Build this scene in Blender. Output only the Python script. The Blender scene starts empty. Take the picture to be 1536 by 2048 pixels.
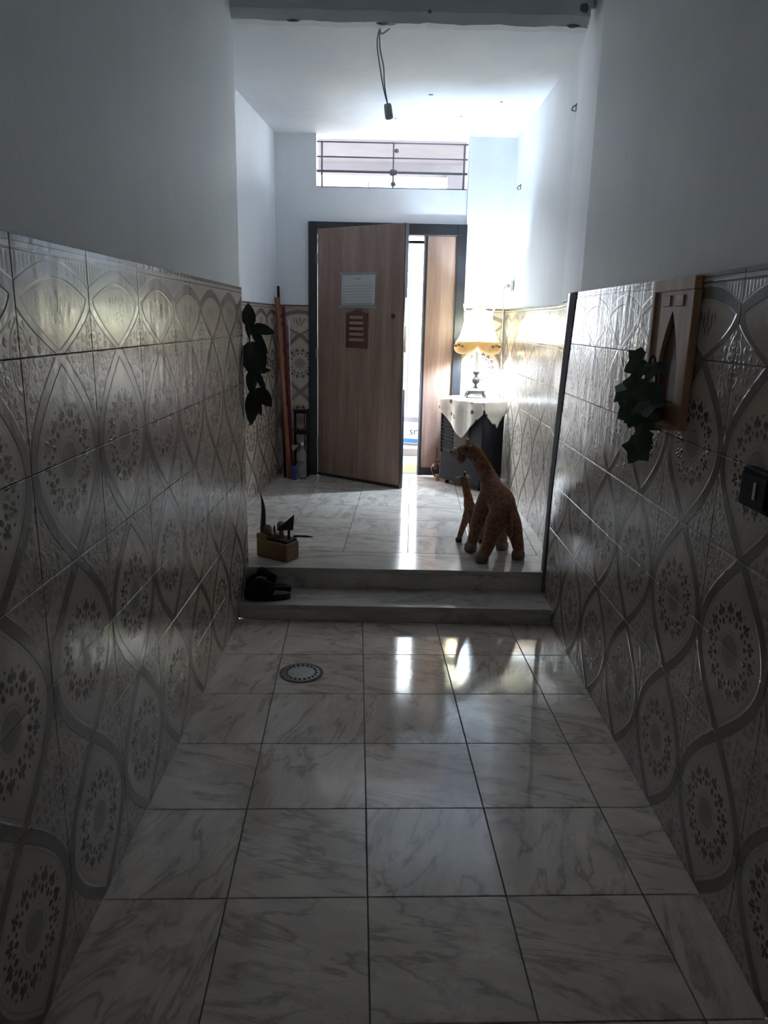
import bpy, bmesh, math, random
from mathutils import Vector, Matrix
random.seed(7)
S = bpy.context.scene
COL = S.collection
PI = math.pi
R = math.radians

# ------------------------------------------------------------------ camera
cam_d = bpy.data.cameras.new('camera')
cam = bpy.data.objects.new('camera', cam_d); COL.objects.link(cam)
cam_d.sensor_fit = 'HORIZONTAL'; cam_d.sensor_width = 36.0
cam_d.lens = 1490.4 / 1536 * 36.0
cam_d.clip_start = 0.02
_y, _p, _r = R(0.339), R(14.373), R(1.2306)
_f = Vector((math.sin(_y)*math.cos(_p), math.cos(_y)*math.cos(_p), -math.sin(_p)))
_ri = Vector((math.cos(_y), -math.sin(_y), 0)); _up = _ri.cross(_f)
_r2 = _ri*math.cos(_r) + _up*math.sin(_r); _u2 = _up*math.cos(_r) - _ri*math.sin(_r)
M = Matrix((_r2, _u2, -_f)).transposed().to_4x4()
M.translation = Vector((0.0685, -3.392, 1.598))
cam.matrix_world = M
S.camera = cam

# ------------------------------------------------------------------ sky and exposure
W = bpy.data.worlds.new('sky'); S.world = W; W.use_nodes = True
bg = W.node_tree.nodes['Background']
bg.inputs['Color'].default_value = (0.84, 0.915, 1.0, 1); bg.inputs['Strength'].default_value = 5.8
S.view_settings.view_transform = 'Standard'; S.view_settings.look = 'None'
S.view_settings.exposure = 1.45; S.view_settings.gamma = 1.0
S.view_settings.use_curve_mapping = False
BULB = 930.0                      # radiance of the lamp's bulb

# ------------------------------------------------------------------ node helpers
def rgb(c): return (c[0], c[1], c[2], 1)
class X:
    """a scalar socket that builds Math nodes when it is calculated with"""
    def __init__(s, nt, sock): s.nt = nt; s.s = sock
    def _m(s, op, b=None, c=None):
        n = s.nt.nodes.new('ShaderNodeMath'); n.operation = op
        for i, v in enumerate((s, b, c)):
            if v is None: continue
            if isinstance(v, X): s.nt.links.new(v.s, n.inputs[i])
            else: n.inputs[i].default_value = v
        return X(s.nt, n.outputs[0])
    def k(s, v):
        n = s.nt.nodes.new('ShaderNodeValue'); n.outputs[0].default_value = v
        return X(s.nt, n.outputs[0])
    def __add__(s, b): return s._m('ADD', b)
    def __radd__(s, b): return s._m('ADD', b)
    def __sub__(s, b): return s._m('SUBTRACT', b)
    def __rsub__(s, b): return s.k(b)._m('SUBTRACT', s)
    def __mul__(s, b): return s._m('MULTIPLY', b)
    def __rmul__(s, b): return s._m('MULTIPLY', b)
    def __truediv__(s, b): return s._m('DIVIDE', b)
    def abs(s): return s._m('ABSOLUTE')
    def cos(s): return s._m('COSINE')
    def sin(s): return s._m('SINE')
    def sqrt(s): return s._m('SQRT')
    def sq(s): return s._m('MULTIPLY', s)
    def min(s, b): return s._m('MINIMUM', b)
    def max(s, b): return s._m('MAXIMUM', b)
    def pp(s, b): return s._m('PINGPONG', b)
    def atan2(s, b): return s._m('ARCTAN2', b)
    def below(s, edge, soft):          # 1 where the value is under edge
        n = s.nt.nodes.new('ShaderNodeMapRange'); n.clamp = True
        s.nt.links.new(s.s, n.inputs['Value'])
        n.inputs['From Min'].default_value = edge - soft; n.inputs['From Max'].default_value = edge + soft
        n.inputs['To Min'].default_value = 1; n.inputs['To Max'].default_value = 0
        return X(s.nt, n.outputs[0])
    def above(s, edge, soft): return 1.0 - s.below(edge, soft)

def new_mat(name):
    m = bpy.data.materials.new(name); m.use_nodes = True
    return m, m.node_tree, m.node_tree.nodes['Principled BSDF']
def mixc(nt, fac, a, b):
    n = nt.nodes.new('ShaderNodeMix'); n.data_type = 'RGBA'
    if isinstance(fac, X): nt.links.new(fac.s, n.inputs[0])
    elif hasattr(fac, 'links'): nt.links.new(fac, n.inputs[0])
    else: n.inputs[0].default_value = fac
    for v, i in ((a, 6), (b, 7)):
        if isinstance(v, tuple): n.inputs[i].default_value = rgb(v)
        else: nt.links.new(v, n.inputs[i])
    return n.outputs[2]
def noise(nt, vec, scale, detail=3, rough=0.55, dist=0.0):
    n = nt.nodes.new('ShaderNodeTexNoise'); n.inputs['Scale'].default_value = scale
    n.inputs['Detail'].default_value = detail; n.inputs['Roughness'].default_value = rough
    n.inputs['Distortion'].default_value = dist
    if vec is not None: nt.links.new(vec, n.inputs['Vector'])
    return X(nt, n.outputs['Fac'])
def texco(nt, which='Object'):
    return nt.nodes.new('ShaderNodeTexCoord').outputs[which]
def mapping(nt, vec, scale=(1, 1, 1), rot=(0, 0, 0), loc=None):
    n = nt.nodes.new('ShaderNodeMapping'); nt.links.new(vec, n.inputs['Vector'])
    n.inputs['Scale'].default_value = scale; n.inputs['Rotation'].default_value = rot
    if loc is not None: nt.links.new(loc, n.inputs['Location'])
    return n.outputs[0]
def bump(nt, b, h, strength, dist):
    n = nt.nodes.new('ShaderNodeBump'); n.inputs['Strength'].default_value = strength
    n.inputs['Distance'].default_value = dist
    nt.links.new(h.s if isinstance(h, X) else h, n.inputs['Height']); nt.links.new(n.outputs[0], b.inputs['Normal'])

def plain(name, c, rough=0.5, metal=0.0, var=0.12, scale=18.0, bmp=0.0, coat=0.0):
    m, nt, b = new_mat(name)
    v = texco(nt)
    f = noise(nt, v, scale, 4)
    d = tuple(max(0, x*(1-var*1.6)) for x in c); e = tuple(min(1, x*(1+var)) for x in c)
    nt.links.new(mixc(nt, f, d, e), b.inputs['Base Color'])
    b.inputs['Roughness'].default_value = rough; b.inputs['Metallic'].default_value = metal
    b.inputs['Coat Weight'].default_value = coat
    if bmp: bump(nt, b, f, bmp, 0.01)
    return m

def plaster(name, c):
    m, nt, b = new_mat(name)
    v = texco(nt)
    f = noise(nt, v, 1.6, 5, 0.6); g = noise(nt, v, 14, 4, 0.6); h = noise(nt, v, 90, 3)
    st = noise(nt, mapping(nt, v, (3.0, 3.0, 0.35)), 2.2, 4)
    col = mixc(nt, f, tuple(x*0.86 for x in c), c)
    col = mixc(nt, (st.above(0.55, 0.15))*0.25, col, tuple(x*0.80 for x in c))
    nt.links.new(col, b.inputs['Base Color'])
    b.inputs['Roughness'].default_value = 0.62
    bump(nt, b, g*0.8 + h*0.25, 0.22, 0.012)
    return m

def wood(name, c1, c2, scale=1.0, rough=0.45, axis='Z', coat=0.0):
    m, nt, b = new_mat(name)
    v = texco(nt)
    sc = {'Z': (9*scale, 9*scale, 0.55*scale), 'X': (0.55*scale, 9*scale, 9*scale), 'Y': (9*scale, 0.55*scale, 9*scale)}[axis]
    mv = mapping(nt, v, sc)
    a = noise(nt, mv, 1.3, 6, 0.62, 0.5); d = noise(nt, mv, 6.0, 5, 0.6)
    f = (a*0.65 + d*0.4).above(0.52, 0.17)
    col = mixc(nt, f, c1, c2)
    nt.links.new(col, b.inputs['Base Color']); b.inputs['Roughness'].default_value = rough
    b.inputs['Coat Weight'].default_value = coat
    bump(nt, b, d, 0.08, 0.004)
    return m

def uvxy(nt):
    u = nt.nodes.new('ShaderNodeUVMap'); u.uv_map = 'UVMap'
    s = nt.nodes.new('ShaderNodeSeparateXYZ'); nt.links.new(u.outputs[0], s.inputs[0])
    return X(nt, s.outputs[0]), X(nt, s.outputs[1])
def combine(nt, a, b):
    n = nt.nodes.new('ShaderNodeCombineXYZ')
    nt.links.new(a.s, n.inputs[0]); nt.links.new(b.s, n.inputs[1])
    return n.outputs[0]
def vor(nt, vec, scale, rnd=0.7):
    n = nt.nodes.new('ShaderNodeTexVoronoi'); n.voronoi_dimensions = '2D'
    n.inputs['Scale'].default_value = scale; n.inputs['Randomness'].default_value = rnd
    nt.links.new(vec, n.inputs['Vector'])
    return X(nt, n.outputs['Distance'])
def ell(x, y, x0, y0, a, b):
    return ((x - x0)*(1.0/a)).sq() + ((y - y0)*(1.0/b)).sq()

TILE_BASE = (0.49, 0.415, 0.345); TILE_BAND = (0.185, 0.148, 0.120); TILE_DARK = (0.085, 0.062, 0.048)
TILE_DISC = (0.26, 0.23, 0.205); TILE_DOT = (0.26, 0.22, 0.185)
def finish_tile(nt, b, band, motif, dots, disc, ringl):
    v = texco(nt)
    oi = nt.nodes.new('ShaderNodeObjectInfo')
    stain = noise(nt, v, 7, 4, 0.6)
    base = mixc(nt, stain, tuple(x*0.86 for x in TILE_BASE), TILE_BASE)
    col = mixc(nt, dots*0.9, base, TILE_DOT)
    col = mixc(nt, disc, col, TILE_DISC)
    col = mixc(nt, ringl, col, tuple(x*0.62 for x in TILE_BASE))
    col = mixc(nt, band, col, TILE_BAND)
    col = mixc(nt, motif, col, TILE_DARK)
    nt.links.new(col, b.inputs['Base Color'])
    fine = noise(nt, v, 60, 3, 0.6)
    wav = noise(nt, mapping(nt, v, (9, 9, 2.0)), 1.6, 2, 0.5)
    b.inputs['Roughness'].default_value = 0.19
    b.inputs['IOR'].default_value = 1.52
    bump(nt, b, band*0.7 + dots*0.4 + motif*0.5 + fine*0.5 + wav*1.6, 0.35, 0.004)

def tile_field():
    """medallion, ogee bands and the speckled corner figure of one dado tile, as print on glaze"""
    m, nt, b = new_mat('dado_tile_glaze')
    x, y = uvxy(nt)
    ax = x.abs()
    t = y*(PI/2/1.25)
    xb = t.cos()*0.93
    sl = (t.sin()*1.17).sq() + 1.0
    dd = ((ax - xb).abs())/sl.sqrt()
    band = dd.below(0.082, 0.010)
    inside = (ax - xb).below(-0.05, 0.01)
    edge = ((xb - ax)/sl.sqrt() - 0.135).abs().below(0.009, 0.006)*0.7
    r = (x.sq() + y.sq()).sqrt(); a = y.atan2(x)
    n = 14
    da = (a._m('ADD', 2*PI/n)).pp(PI/n)        # 0 at a motif, pi/n between two
    s = r*da
    q = ell(s, r, 0.0, 0.605, 0.028, 0.072).min(ell(s, r, 0.058, 0.565, 0.030, 0.046)).min(ell(s, r, 0.0, 0.525, 0.026, 0.026))
    q = q.min(ell(s, r, 0.0, 0.425, 0.036, 0.050))
    s2 = r*(PI/n - da)
    q = q.min(ell(s2, r, 0.0, 0.465, 0.026, 0.032)).min(ell(s2, r, 0.0, 0.665, 0.020, 0.020))
    motif = q.below(1.0, 0.25)*inside
    disc = r.below(0.225, 0.012)
    ringl = ((r - 0.275).abs().below(0.012, 0.008)).max((r - 0.16).abs().below(0.010, 0.008))*0.7
    ringl = ringl.max(edge)
    # corner figure
    xs = 1.0 - ax; ys = 1.25 - y
    e = ell(xs, ys, 0, 0, 0.20, 0.36).sqrt()
    outside = (ax - xb).above(0.10, 0.02)
    oval = (e - 1.0).abs().below(0.075, 0.03)
    vec = combine(nt, ax, y)
    d1 = vor(nt, vec, 6.2, 0.5).below(0.27, 0.06)
    d2 = vor(nt, vec, 12.5, 0.8).below(0.24, 0.06)
    sw = (ell(xs, ys, 0.075, 0.15, 0.055, 0.10).sqrt() - 1.0).abs().below(0.22, 0.08)
    d3 = vor(nt, vec, 11.0, 0.35).below(0.30, 0.06)*e.below(0.84, 0.04)
    dots = (d1.max(d2*0.6)*e.above(1.14, 0.05)).max(oval)*outside
    motif = motif.max(d3*outside*0.7).max(sw*0.55)
    finish_tile(nt, b, band, motif, dots, disc, ringl)
    return m

def tile_border():
    """the arched top row of the dado"""
    m, nt, b = new_mat('dado_border_glaze')
    x, y = uvxy(nt)
    ax = x.abs()
    t = y*(PI/2/0.74)
    xv = t.sin()
    vb = ((ax - xv).abs()/1.9).below(0.052, 0.010)*y.below(0.74, 0.01)
    ya = (x*(PI/2)).cos()*0.27 + 0.69
    arch = (y - ya).abs().below(0.090, 0.010)
    lines = y.above(1.175, 0.006).max((y - 1.105).abs().below(0.016, 0.006)*0.9)
    band = vb.max(arch).max(lines)
    inner = ((ya - y) - 0.135).abs().below(0.010, 0.007)
    dash = (x*11.0).pp(0.5).below(0.14, 0.05)*(y - ya).above(0.12, 0.01)*y.below(1.07, 0.01)
    shield = (y - ya).below(-0.10, 0.01)*(ax - xv).below(-0.05, 0.02).max(y.above(0.74, 0.01))
    q = ell(ax, y, 0.0, 0.60, 0.030, 0.13).min(ell(ax, y, 0.13, 0.56, 0.028, 0.12)).min(ell(ax, y, 0.06, 0.42, 0.026, 0.07)).min(ell(ax, y, 0.24, 0.62, 0.026, 0.08))
    motif = (q.below(1.0, 0.25)*shield*0.8).max(dash*0.5).max(lines*0.5)
    xs = 1.0 - ax
    e = ell(xs, y, 0, 0, 0.20, 0.36).sqrt()
    outside = (ax - xv).above(0.13, 0.02)*y.below(0.62, 0.02)
    vec = combine(nt, ax, y)
    d1 = vor(nt, vec, 6.2, 0.5).below(0.27, 0.06)
    d3 = vor(nt, vec, 11.0, 0.35).below(0.30, 0.06)*e.below(0.84, 0.04)
    dots = (d1*e.above(1.12, 0.05)).max((e - 1.0).abs().below(0.075, 0.03))*outside
    motif = motif.max(d3*outside*0.8)
    zero = x*0.0
    finish_tile(nt, b, band, motif, dots, zero, inner*0.8)
    return m

def marble(name, base, vein, rough=0.07, per_object=True, scale=1.0, vs=0.8):
    m, nt, b = new_mat(name)
    v = texco(nt, 'Object')
    if per_object:
        oi = nt.nodes.new('ShaderNodeObjectInfo')
        rn = X(nt, oi.outputs['Random'])
        v = mapping(nt, v, (1, 1, 1), (0, 0, 0), combine(nt, rn*37.0, rn*91.0))
    mv = mapping(nt, v, (1.7*scale, 5.5*scale, 4*scale), (0, 0, R(-58)))
    if per_object:
        rz = nt.nodes.new('ShaderNodeVectorRotate'); rz.rotation_type = 'Z_AXIS'
        nt.links.new(v, rz.inputs['Vector']); nt.links.new(((rn*4.0)._m('FLOOR')*(PI/2) + 0.25).s, rz.inputs['Angle'])
        mv = mapping(nt, rz.outputs[0], (1.7*scale, 5.5*scale, 4*scale), (0, 0, R(-45)))
    n1 = noise(nt, mv, 1.1, 5, 0.60, 0.7)
    n2 = noise(nt, v, 5*scale, 4, 0.6)
    n3 = noise(nt, mv, 1.7, 4, 0.6, 0.5)
    n4 = noise(nt, mv, 3.0, 5, 0.65, 1.0)
    ve = (n1 - 0.5).abs().below(0.012, 0.030)*n2.above(0.42, 0.10)*vs
    ve = ve.max((n4 - 0.52).abs().below(0.006, 0.022)*n2.below(0.50, 0.08)*0.55*vs)
    cl = (n2*0.45 + n3*0.6).above(0.52, 0.11)*0.72
    col = mixc(nt, cl, base, tuple(a*0.55 + c*0.45 for a, c in zip(base, vein)))
    col = mixc(nt, ve, col, vein)
    nt.links.new(col, b.inputs['Base Color'])
    b.inputs['Roughness'].default_value = rough
    wv = noise(nt, v, 22, 2, 0.5)
    bump(nt, b, wv, 0.05, 0.004)
    return m

MT = {}
MT['plaster'] = plaster('whitewashed_plaster', (0.82, 0.85, 0.85))
MT['plaster_hall'] = plaster('whitewashed_plaster_hall', (0.84, 0.87, 0.91))
MT['ceil'] = plaster('ceiling_whitewash', (0.85, 0.87, 0.91))
MT['grout'] = plain('grout', (0.22, 0.20, 0.185), 0.85)
MT['grout_floor'] = plain('floor_grout', (0.085, 0.08, 0.075), 0.8)
MT['tile'] = tile_field(); MT['tile_top'] = tile_border()
MT['marble'] = marble('floor_marble_glaze', (0.72, 0.625, 0.535), (0.21, 0.165, 0.13), 0.08)
MT['marble_land'] = marble('landing_marble_glaze', (0.63, 0.585, 0.54), (0.23, 0.195, 0.17), 0.12)
MT['slab'] = marble('step_slab_marble', (0.56, 0.52, 0.48), (0.20, 0.18, 0.16), 0.14, False, 0.7)
MT['riser'] = marble('step_riser_marble', (0.74, 0.68, 0.62), (0.26, 0.23, 0.20), 0.20, False, 0.7)
MT['cement'] = plain('dark_cement', (0.20, 0.20, 0.21), 1.0, bmp=0.1)
MT['cement'].node_tree.nodes['Principled BSDF'].inputs['Specular IOR Level'].default_value = 0.0
MT['door'] = wood('door_laminate', (0.205, 0.130, 0.105), (0.42, 0.29, 0.235), 1.0, 0.42)
MT['door_dark'] = plain('dark_door_frame', (0.022, 0.022, 0.027), 0.42, var=0.2)
MT['iron'] = plain('painted_iron', (0.16, 0.15, 0.17), 0.5)
MT['steel'] = plain('lock_steel', (0.62, 0.63, 0.64), 0.35, 0.8)
MT['black'] = plain('black_plastic', (0.010, 0.010, 0.010), 0.6)
MT['black'].node_tree.nodes['Principled BSDF'].inputs['Specular IOR Level'].default_value = 0.2
MT['orange_wood'] = wood('orange_plank_wood', (0.22, 0.075, 0.04), (0.36, 0.14, 0.075), 1.6, 0.5)
MT['red'] = plain('red_paint', (0.16, 0.018, 0.026), 0.4)
MT['white_p'] = plain('white_plastic', (0.62, 0.62, 0.64), 0.35)
MT['blue'] = plain('blue_plastic', (0.03, 0.06, 0.22), 0.4)
MT['leaf'] = plain('dark_leaf', (0.036, 0.050, 0.034), 0.33, var=0.35, scale=9)
MT['ivy'] = plain('ivy_leaf', (0.11, 0.16, 0.10), 0.36, var=0.4, scale=14)
MT['stem'] = plain('plant_stem', (0.045, 0.05, 0.03), 0.6)
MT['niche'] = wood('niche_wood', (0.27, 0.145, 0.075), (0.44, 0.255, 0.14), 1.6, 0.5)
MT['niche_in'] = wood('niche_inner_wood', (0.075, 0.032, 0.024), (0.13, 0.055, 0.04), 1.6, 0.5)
MT['heater'] = plain('heater_enamel', (0.022, 0.023, 0.026), 0.5)
MT['heater_grey'] = plain('heater_grey_panel', (0.022, 0.022, 0.025), 0.7)
MT['heater_plate'] = plain('heater_tan_plate', (0.06, 0.045, 0.04), 0.45)
MT['brass'] = plain('antique_lamp_metal', (0.055, 0.058, 0.052), 0.5, 0.0, var=0.3)

MT['box_wood'] = wood('carved_block_wood', (0.15, 0.082, 0.030), (0.255, 0.150, 0.058), 2.2, 0.5, 'X')
MT['box_dark'] = plain('dark_carved_wood', (0.035, 0.016, 0.012), 0.5, var=0.3)
MT['ball'] = plain('tan_wood_ball', (0.24, 0.145, 0.075), 0.5)
MT['slipper'] = plain('black_fleece', (0.010, 0.009, 0.009), 0.9, var=0.4, scale=60, bmp=0.5)
MT['sole'] = plain('black_rubber_sole', (0.016, 0.015, 0.015), 0.6)
MT['mat'] = plain('green_doormat', (0.15, 0.165, 0.055), 0.9, scale=60, var=0.3)
MT['concrete'] = plain('porch_concrete', (0.24, 0.215, 0.195), 0.8, scale=6)
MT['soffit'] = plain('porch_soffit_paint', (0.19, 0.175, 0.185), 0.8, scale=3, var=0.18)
MT['sack'] = plain('sack_paper', (0.70, 0.66, 0.60), 0.7)
MT['sack_blue'] = plain('sack_blue_print', (0.035, 0.13, 0.42), 0.7)
MT['ink'] = plain('dark_ink', (0.03, 0.03, 0.04), 0.7)
MT['chrome'] = plain('drain_metal', (0.40, 0.39, 0.37), 0.35, 0.4)
MT['hole'] = plain('drain_black', (0.01, 0.01, 0.01), 0.8)
MT['foot'] = plain('plush_hoof', (0.22, 0.175, 0.125), 0.9, scale=40, var=0.25, bmp=0.4)
MT['bakelite'] = plain('grey_bulb_holder', (0.66, 0.67, 0.70), 0.5)
MT['wire'] = plain('grey_wire', (0.30, 0.30, 0.31), 0.5)
MT['pipe'] = plain('brown_gas_hose', (0.13, 0.055, 0.04), 0.5)

for k_, sp_ in (('heater', 0.2), ('heater_grey', 0.12), ('heater_plate', 0.2), ('niche_in', 0.1), ('niche', 0.25)):
    MT[k_].node_tree.nodes['Principled BSDF'].inputs['Specular IOR Level'].default_value = sp_
def plush():
    m, nt, b = new_mat('giraffe_plush')
    v = texco(nt)
    n = nt.nodes.new('ShaderNodeTexVoronoi'); n.feature = 'DISTANCE_TO_EDGE'; n.inputs['Scale'].default_value = 27
    wob = noise(nt, v, 14, 2)
    nt.links.new(v, n.inputs['Vector'])
    d = X(nt, n.outputs['Distance'])
    g = d.below(0.06, 0.05)
    f = noise(nt, v, 140, 3)
    col = mixc(nt, wob, (0.155, 0.056, 0.036), (0.25, 0.098, 0.056))
    col = mixc(nt, g*0.5, col, (0.40, 0.24, 0.145))
    nt.links.new(col, b.inputs['Base Color'])
    b.inputs['Roughness'].default_value = 0.95
    b.inputs['Sheen Weight'].default_value = 0.5; b.inputs['Sheen Roughness'].default_value = 0.4
    b.inputs['Sheen Tint'].default_value = (0.8, 0.7, 0.6, 1)
    bump(nt, b, f, 0.6, 0.004)
    return m
MT['plush'] = plush()
MT['muzzle'] = plain('tan_plush', (0.42, 0.33, 0.24), 0.95, scale=60, var=0.2, bmp=0.4)
MT['mane'] = plain('orange_plush_mane', (0.36, 0.17, 0.06), 0.95, scale=60, var=0.3, bmp=0.5)

def lace():
    m, nt, b = new_mat('embroidered_cotton')
    v = texco(nt)
    f = noise(nt, v, 26, 3)
    n = nt.nodes.new('ShaderNodeTexVoronoi'); n.inputs['Scale'].default_value = 13; nt.links.new(v, n.inputs['Vector'])
    sp = X(nt, n.outputs['Distance']).below(0.24, 0.05)*noise(nt, v, 6, 2).above(0.44, 0.04)
    col = mixc(nt, f, (0.60, 0.57, 0.49), (0.76, 0.74, 0.68))
    col = mixc(nt, sp, col, (0.14, 0.05, 0.045))
    nt.links.new(col, b.inputs['Base Color']); b.inputs['Roughness'].default_value = 0.85
    b.inputs['Transmission Weight'].default_value = 0.0
    bump(nt, b, f, 0.3, 0.004)
    return m
MT['lace'] = lace()
def shade_mat(nm, tc_, ca_, cb_, k_):
    m, nt, b = new_mat(nm)
    tr = nt.nodes.new('ShaderNodeBsdfTranslucent'); tr.inputs[0].default_value = rgb(tc_)
    mx = nt.nodes.new('ShaderNodeMixShader'); mx.inputs[0].default_value = k_
    v = texco(nt); f = noise(nt, v, 30, 3)
    nt.links.new(mixc(nt, f, ca_, cb_), b.inputs['Base Color'])
    b.inputs['Roughness'].default_value = 0.8
    out = nt.nodes['Material Output']
    nt.links.new(b.outputs[0], mx.inputs[1]); nt.links.new(tr.outputs[0], mx.inputs[2]); nt.links.new(mx.outputs[0], out.inputs[0])
    return m
MT['shade'] = shade_mat('pleated_lamp_shade', (1.0, 0.95, 0.80), (0.76, 0.70, 0.56), (0.86, 0.82, 0.72), 0.42)
MT['gold'] = shade_mat('gold_shade_skirt', (0.95, 0.70, 0.40), (0.30, 0.185, 0.085), (0.50, 0.36, 0.20), 0.09)
def bulb_mat():
    m, nt, b = new_mat('lit_bulb')
    b.inputs['Base Color'].default_value = (1, 1, 1, 1)
    b.inputs['Emission Color'].default_value = (0.62, 0.80, 1.0, 1); b.inputs['Emission Strength'].default_value = BULB
    return m
MT['bulb'] = bulb_mat()
def clear_plastic():
    m, nt, b = new_mat('clear_bottle_plastic')
    b.inputs['Base Color'].default_value = (0.75, 0.82, 0.85, 1); b.inputs['Roughness'].default_value = 0.12
    b.inputs['Transmission Weight'].default_value = 0.85; b.inputs['IOR'].default_value = 1.15
    return m
MT['bottle'] = clear_plastic()
def paper_mat():
    """typed notice: a short heading and rows of small marks, read from UV"""
    m, nt, b = new_mat('notice_paper')
    x, y = uvxy(nt)
    v = texco(nt)
    row = (y*11.0)
    fr = row.pp(0.5).below(0.17, 0.05)
    seg = noise(nt, combine(nt, x*26.0, row._m('FLOOR')*3.7), 1.0, 2).above(0.43, 0.06)
    body = fr*seg*(y.below(0.72, 0.01))*(x - 0.5).abs().below(0.43, 0.01)
    head = (y - 0.86).abs().below(0.016, 0.01)*(x - 0.48).abs().below(0.10, 0.02)*noise(nt, combine(nt, x*60.0, y*4.0), 1.0, 1).above(0.42, 0.06)
    col = mixc(nt, (body*0.55).max(head*0.8), (0.55, 0.56, 0.57), (0.20, 0.20, 0.22))
    nt.links.new(col, b.inputs['Base Color']); b.inputs['Roughness'].default_value = 0.7
    return m
MT['paper'] = paper_mat()
MT['tape'] = plain('clear_tape', (0.33, 0.32, 0.31), 0.3)
MT['plaque'] = wood('plaque_wood', (0.085, 0.032, 0.026), (0.15, 0.062, 0.048), 1.6, 0.4)
MT['plaque_line'] = plain('pale_plaque_strip', (0.36, 0.235, 0.20), 0.5)

# ------------------------------------------------------------------ mesh helpers
def link(name, me, mat=None, parent=None, loc=(0, 0, 0), rot=(0, 0, 0)):
    o = bpy.data.objects.new(name, me); COL.objects.link(o)
    if me is not None and mat is not None and not me.materials: me.materials.append(MT[mat] if isinstance(mat, str) else mat)
    o.parent = parent; o.location = loc; o.rotation_euler = rot
    return o
def tag(o, label, cat, group=None):
    o['label'] = label; o['category'] = cat
    if group: o['group'] = group
    return o
def struct(o, label=None):
    o['kind'] = 'structure'
    if label: o['label'] = label
    return o
def thing(name, loc, label, cat, rz=0.0, group=None):
    o = link(name, None, None, None, loc, (0, 0, rz)); return tag(o, label, cat, group)
def fin(bm, name, smooth=False, bev=0.0, seg=2):
    if bev:
        bmesh.ops.bevel(bm, geom=[e for e in bm.edges], offset=bev, segments=seg, affect='EDGES', profile=0.5, clamp_overlap=True)
    bmesh.ops.recalc_face_normals(bm, faces=bm.faces)
    me = bpy.data.meshes.new(name); bm.to_mesh(me); bm.free()
    if smooth:
        for p in me.polygons: p.use_smooth = True
    return me
def box_bm(bm, x0, x1, y0, y1, z0, z1, mat=None):
    vs = [bm.verts.new((x, y, z)) for z in (z0, z1) for y in (y0, y1) for x in (x0, x1)]
    if mat is not None:
        for v in vs: v.co = mat @ v.co
    for f in ((0, 2, 3, 1), (4, 5, 7, 6), (0, 1, 5, 4), (2, 6, 7, 3), (0, 4, 6, 2), (1, 3, 7, 5)):
        bm.faces.new([vs[i] for i in f])
def box(name, x0, x1, y0, y1, z0, z1, mat, parent=None, bev=0.0, loc=(0, 0, 0), rot=(0, 0, 0)):
    bm = bmesh.new(); box_bm(bm, x0, x1, y0, y1, z0, z1)
    return link(name, fin(bm, name, False, bev), mat, parent, loc, rot)
def prism(name, poly, t0, t1, mat, parent=None, plane='XY', bev=0.0, loc=(0, 0, 0), rot=(0, 0, 0)):
    """extrude an outline; plane XY goes up z, XZ goes along y, YZ goes along x"""
    def P(a, b, t): return {'XY': (a, b, t), 'XZ': (a, t, b), 'YZ': (t, a, b)}[plane]
    bm = bmesh.new()
    A = [bm.verts.new(P(a, b, t0)) for a, b in poly]; B = [bm.verts.new(P(a, b, t1)) for a, b in poly]
    n = len(poly)
    bm.faces.new(A); bm.faces.new(B)
    for i in range(n): bm.faces.new((A[i], A[(i+1) % n], B[(i+1) % n], B[i]))
    return link(name, fin(bm, name, False, bev), mat, parent, loc, rot)
def lathe_bm(bm, prof, n=24, cx=0, cy=0, mod=None):
    rings = []
    for k, (r, z) in enumerate(prof):
        ring = []
        for i in range(n):
            a = 2*PI*i/n
            rr, zz = (r, z) if mod is None else mod(r, z, a, k)
            ring.append(bm.verts.new((cx + rr*math.cos(a), cy + rr*math.sin(a), zz)))
        rings.append(ring)
    for a, b in zip(rings, rings[1:]):
        for i in range(n): bm.faces.new((a[i], a[(i+1) % n], b[(i+1) % n], b[i]))
    return rings
def lathe(name, prof, mat, parent=None, n=24, caps=True, loc=(0, 0, 0), rot=(0, 0, 0), mod=None, smooth=True):
    bm = bmesh.new(); rs = lathe_bm(bm, prof, n, mod=mod)
    if caps:
        bm.faces.new(rs[0]); bm.faces.new(rs[-1])
    return link(name, fin(bm, name, smooth), mat, parent, loc, rot)
def tube_bm(bm, pts, rad, n=8, caps=True):
    pts = [Vector(p) for p in pts]
    rads = rad if isinstance(rad, (list, tuple)) else [rad]*len(pts)
    rings = []; ref = None
    for i, p in enumerate(pts):
        t = (pts[min(i+1, len(pts)-1)] - pts[max(i-1, 0)]).normalized()
        if ref is None:
            ref = Vector((0, 0, 1)) if abs(t.z) < 0.9 else Vector((1, 0, 0))
        u = (ref - t*ref.dot(t)).normalized(); w = t.cross(u); ref = u
        rings.append([bm.verts.new(p + (u*math.cos(2*PI*k/n) + w*math.sin(2*PI*k/n))*rads[i]) for k in range(n)])
    for a, b in zip(rings, rings[1:]):
        for k in range(n): bm.faces.new((a[k], a[(k+1) % n], b[(k+1) % n], b[k]))
    if caps: bm.faces.new(rings[0]); bm.faces.new(rings[-1])
def tube(name, pts, rad, mat, parent=None, n=8, loc=(0, 0, 0), rot=(0, 0, 0)):
    bm = bmesh.new(); tube_bm(bm, pts, rad, n)
    return link(name, fin(bm, name, True), mat, parent, loc, rot)
def smooth_pts(pts, k=6):
    pts = [Vector(p) for p in pts]; out = []
    q = [pts[0]*2 - pts[1]] + pts + [pts[-1]*2 - pts[-2]]
    for i in range(1, len(q)-2):
        for s in range(k):
            t = s/k; a, b, c, d = q[i-1], q[i], q[i+1], q[i+2]
            out.append(0.5*((2*b) + (c-a)*t + (2*a-5*b+4*c-d)*t*t + (3*b-a-3*c+d)*t**3))
    out.append(pts[-1]); return out
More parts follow.
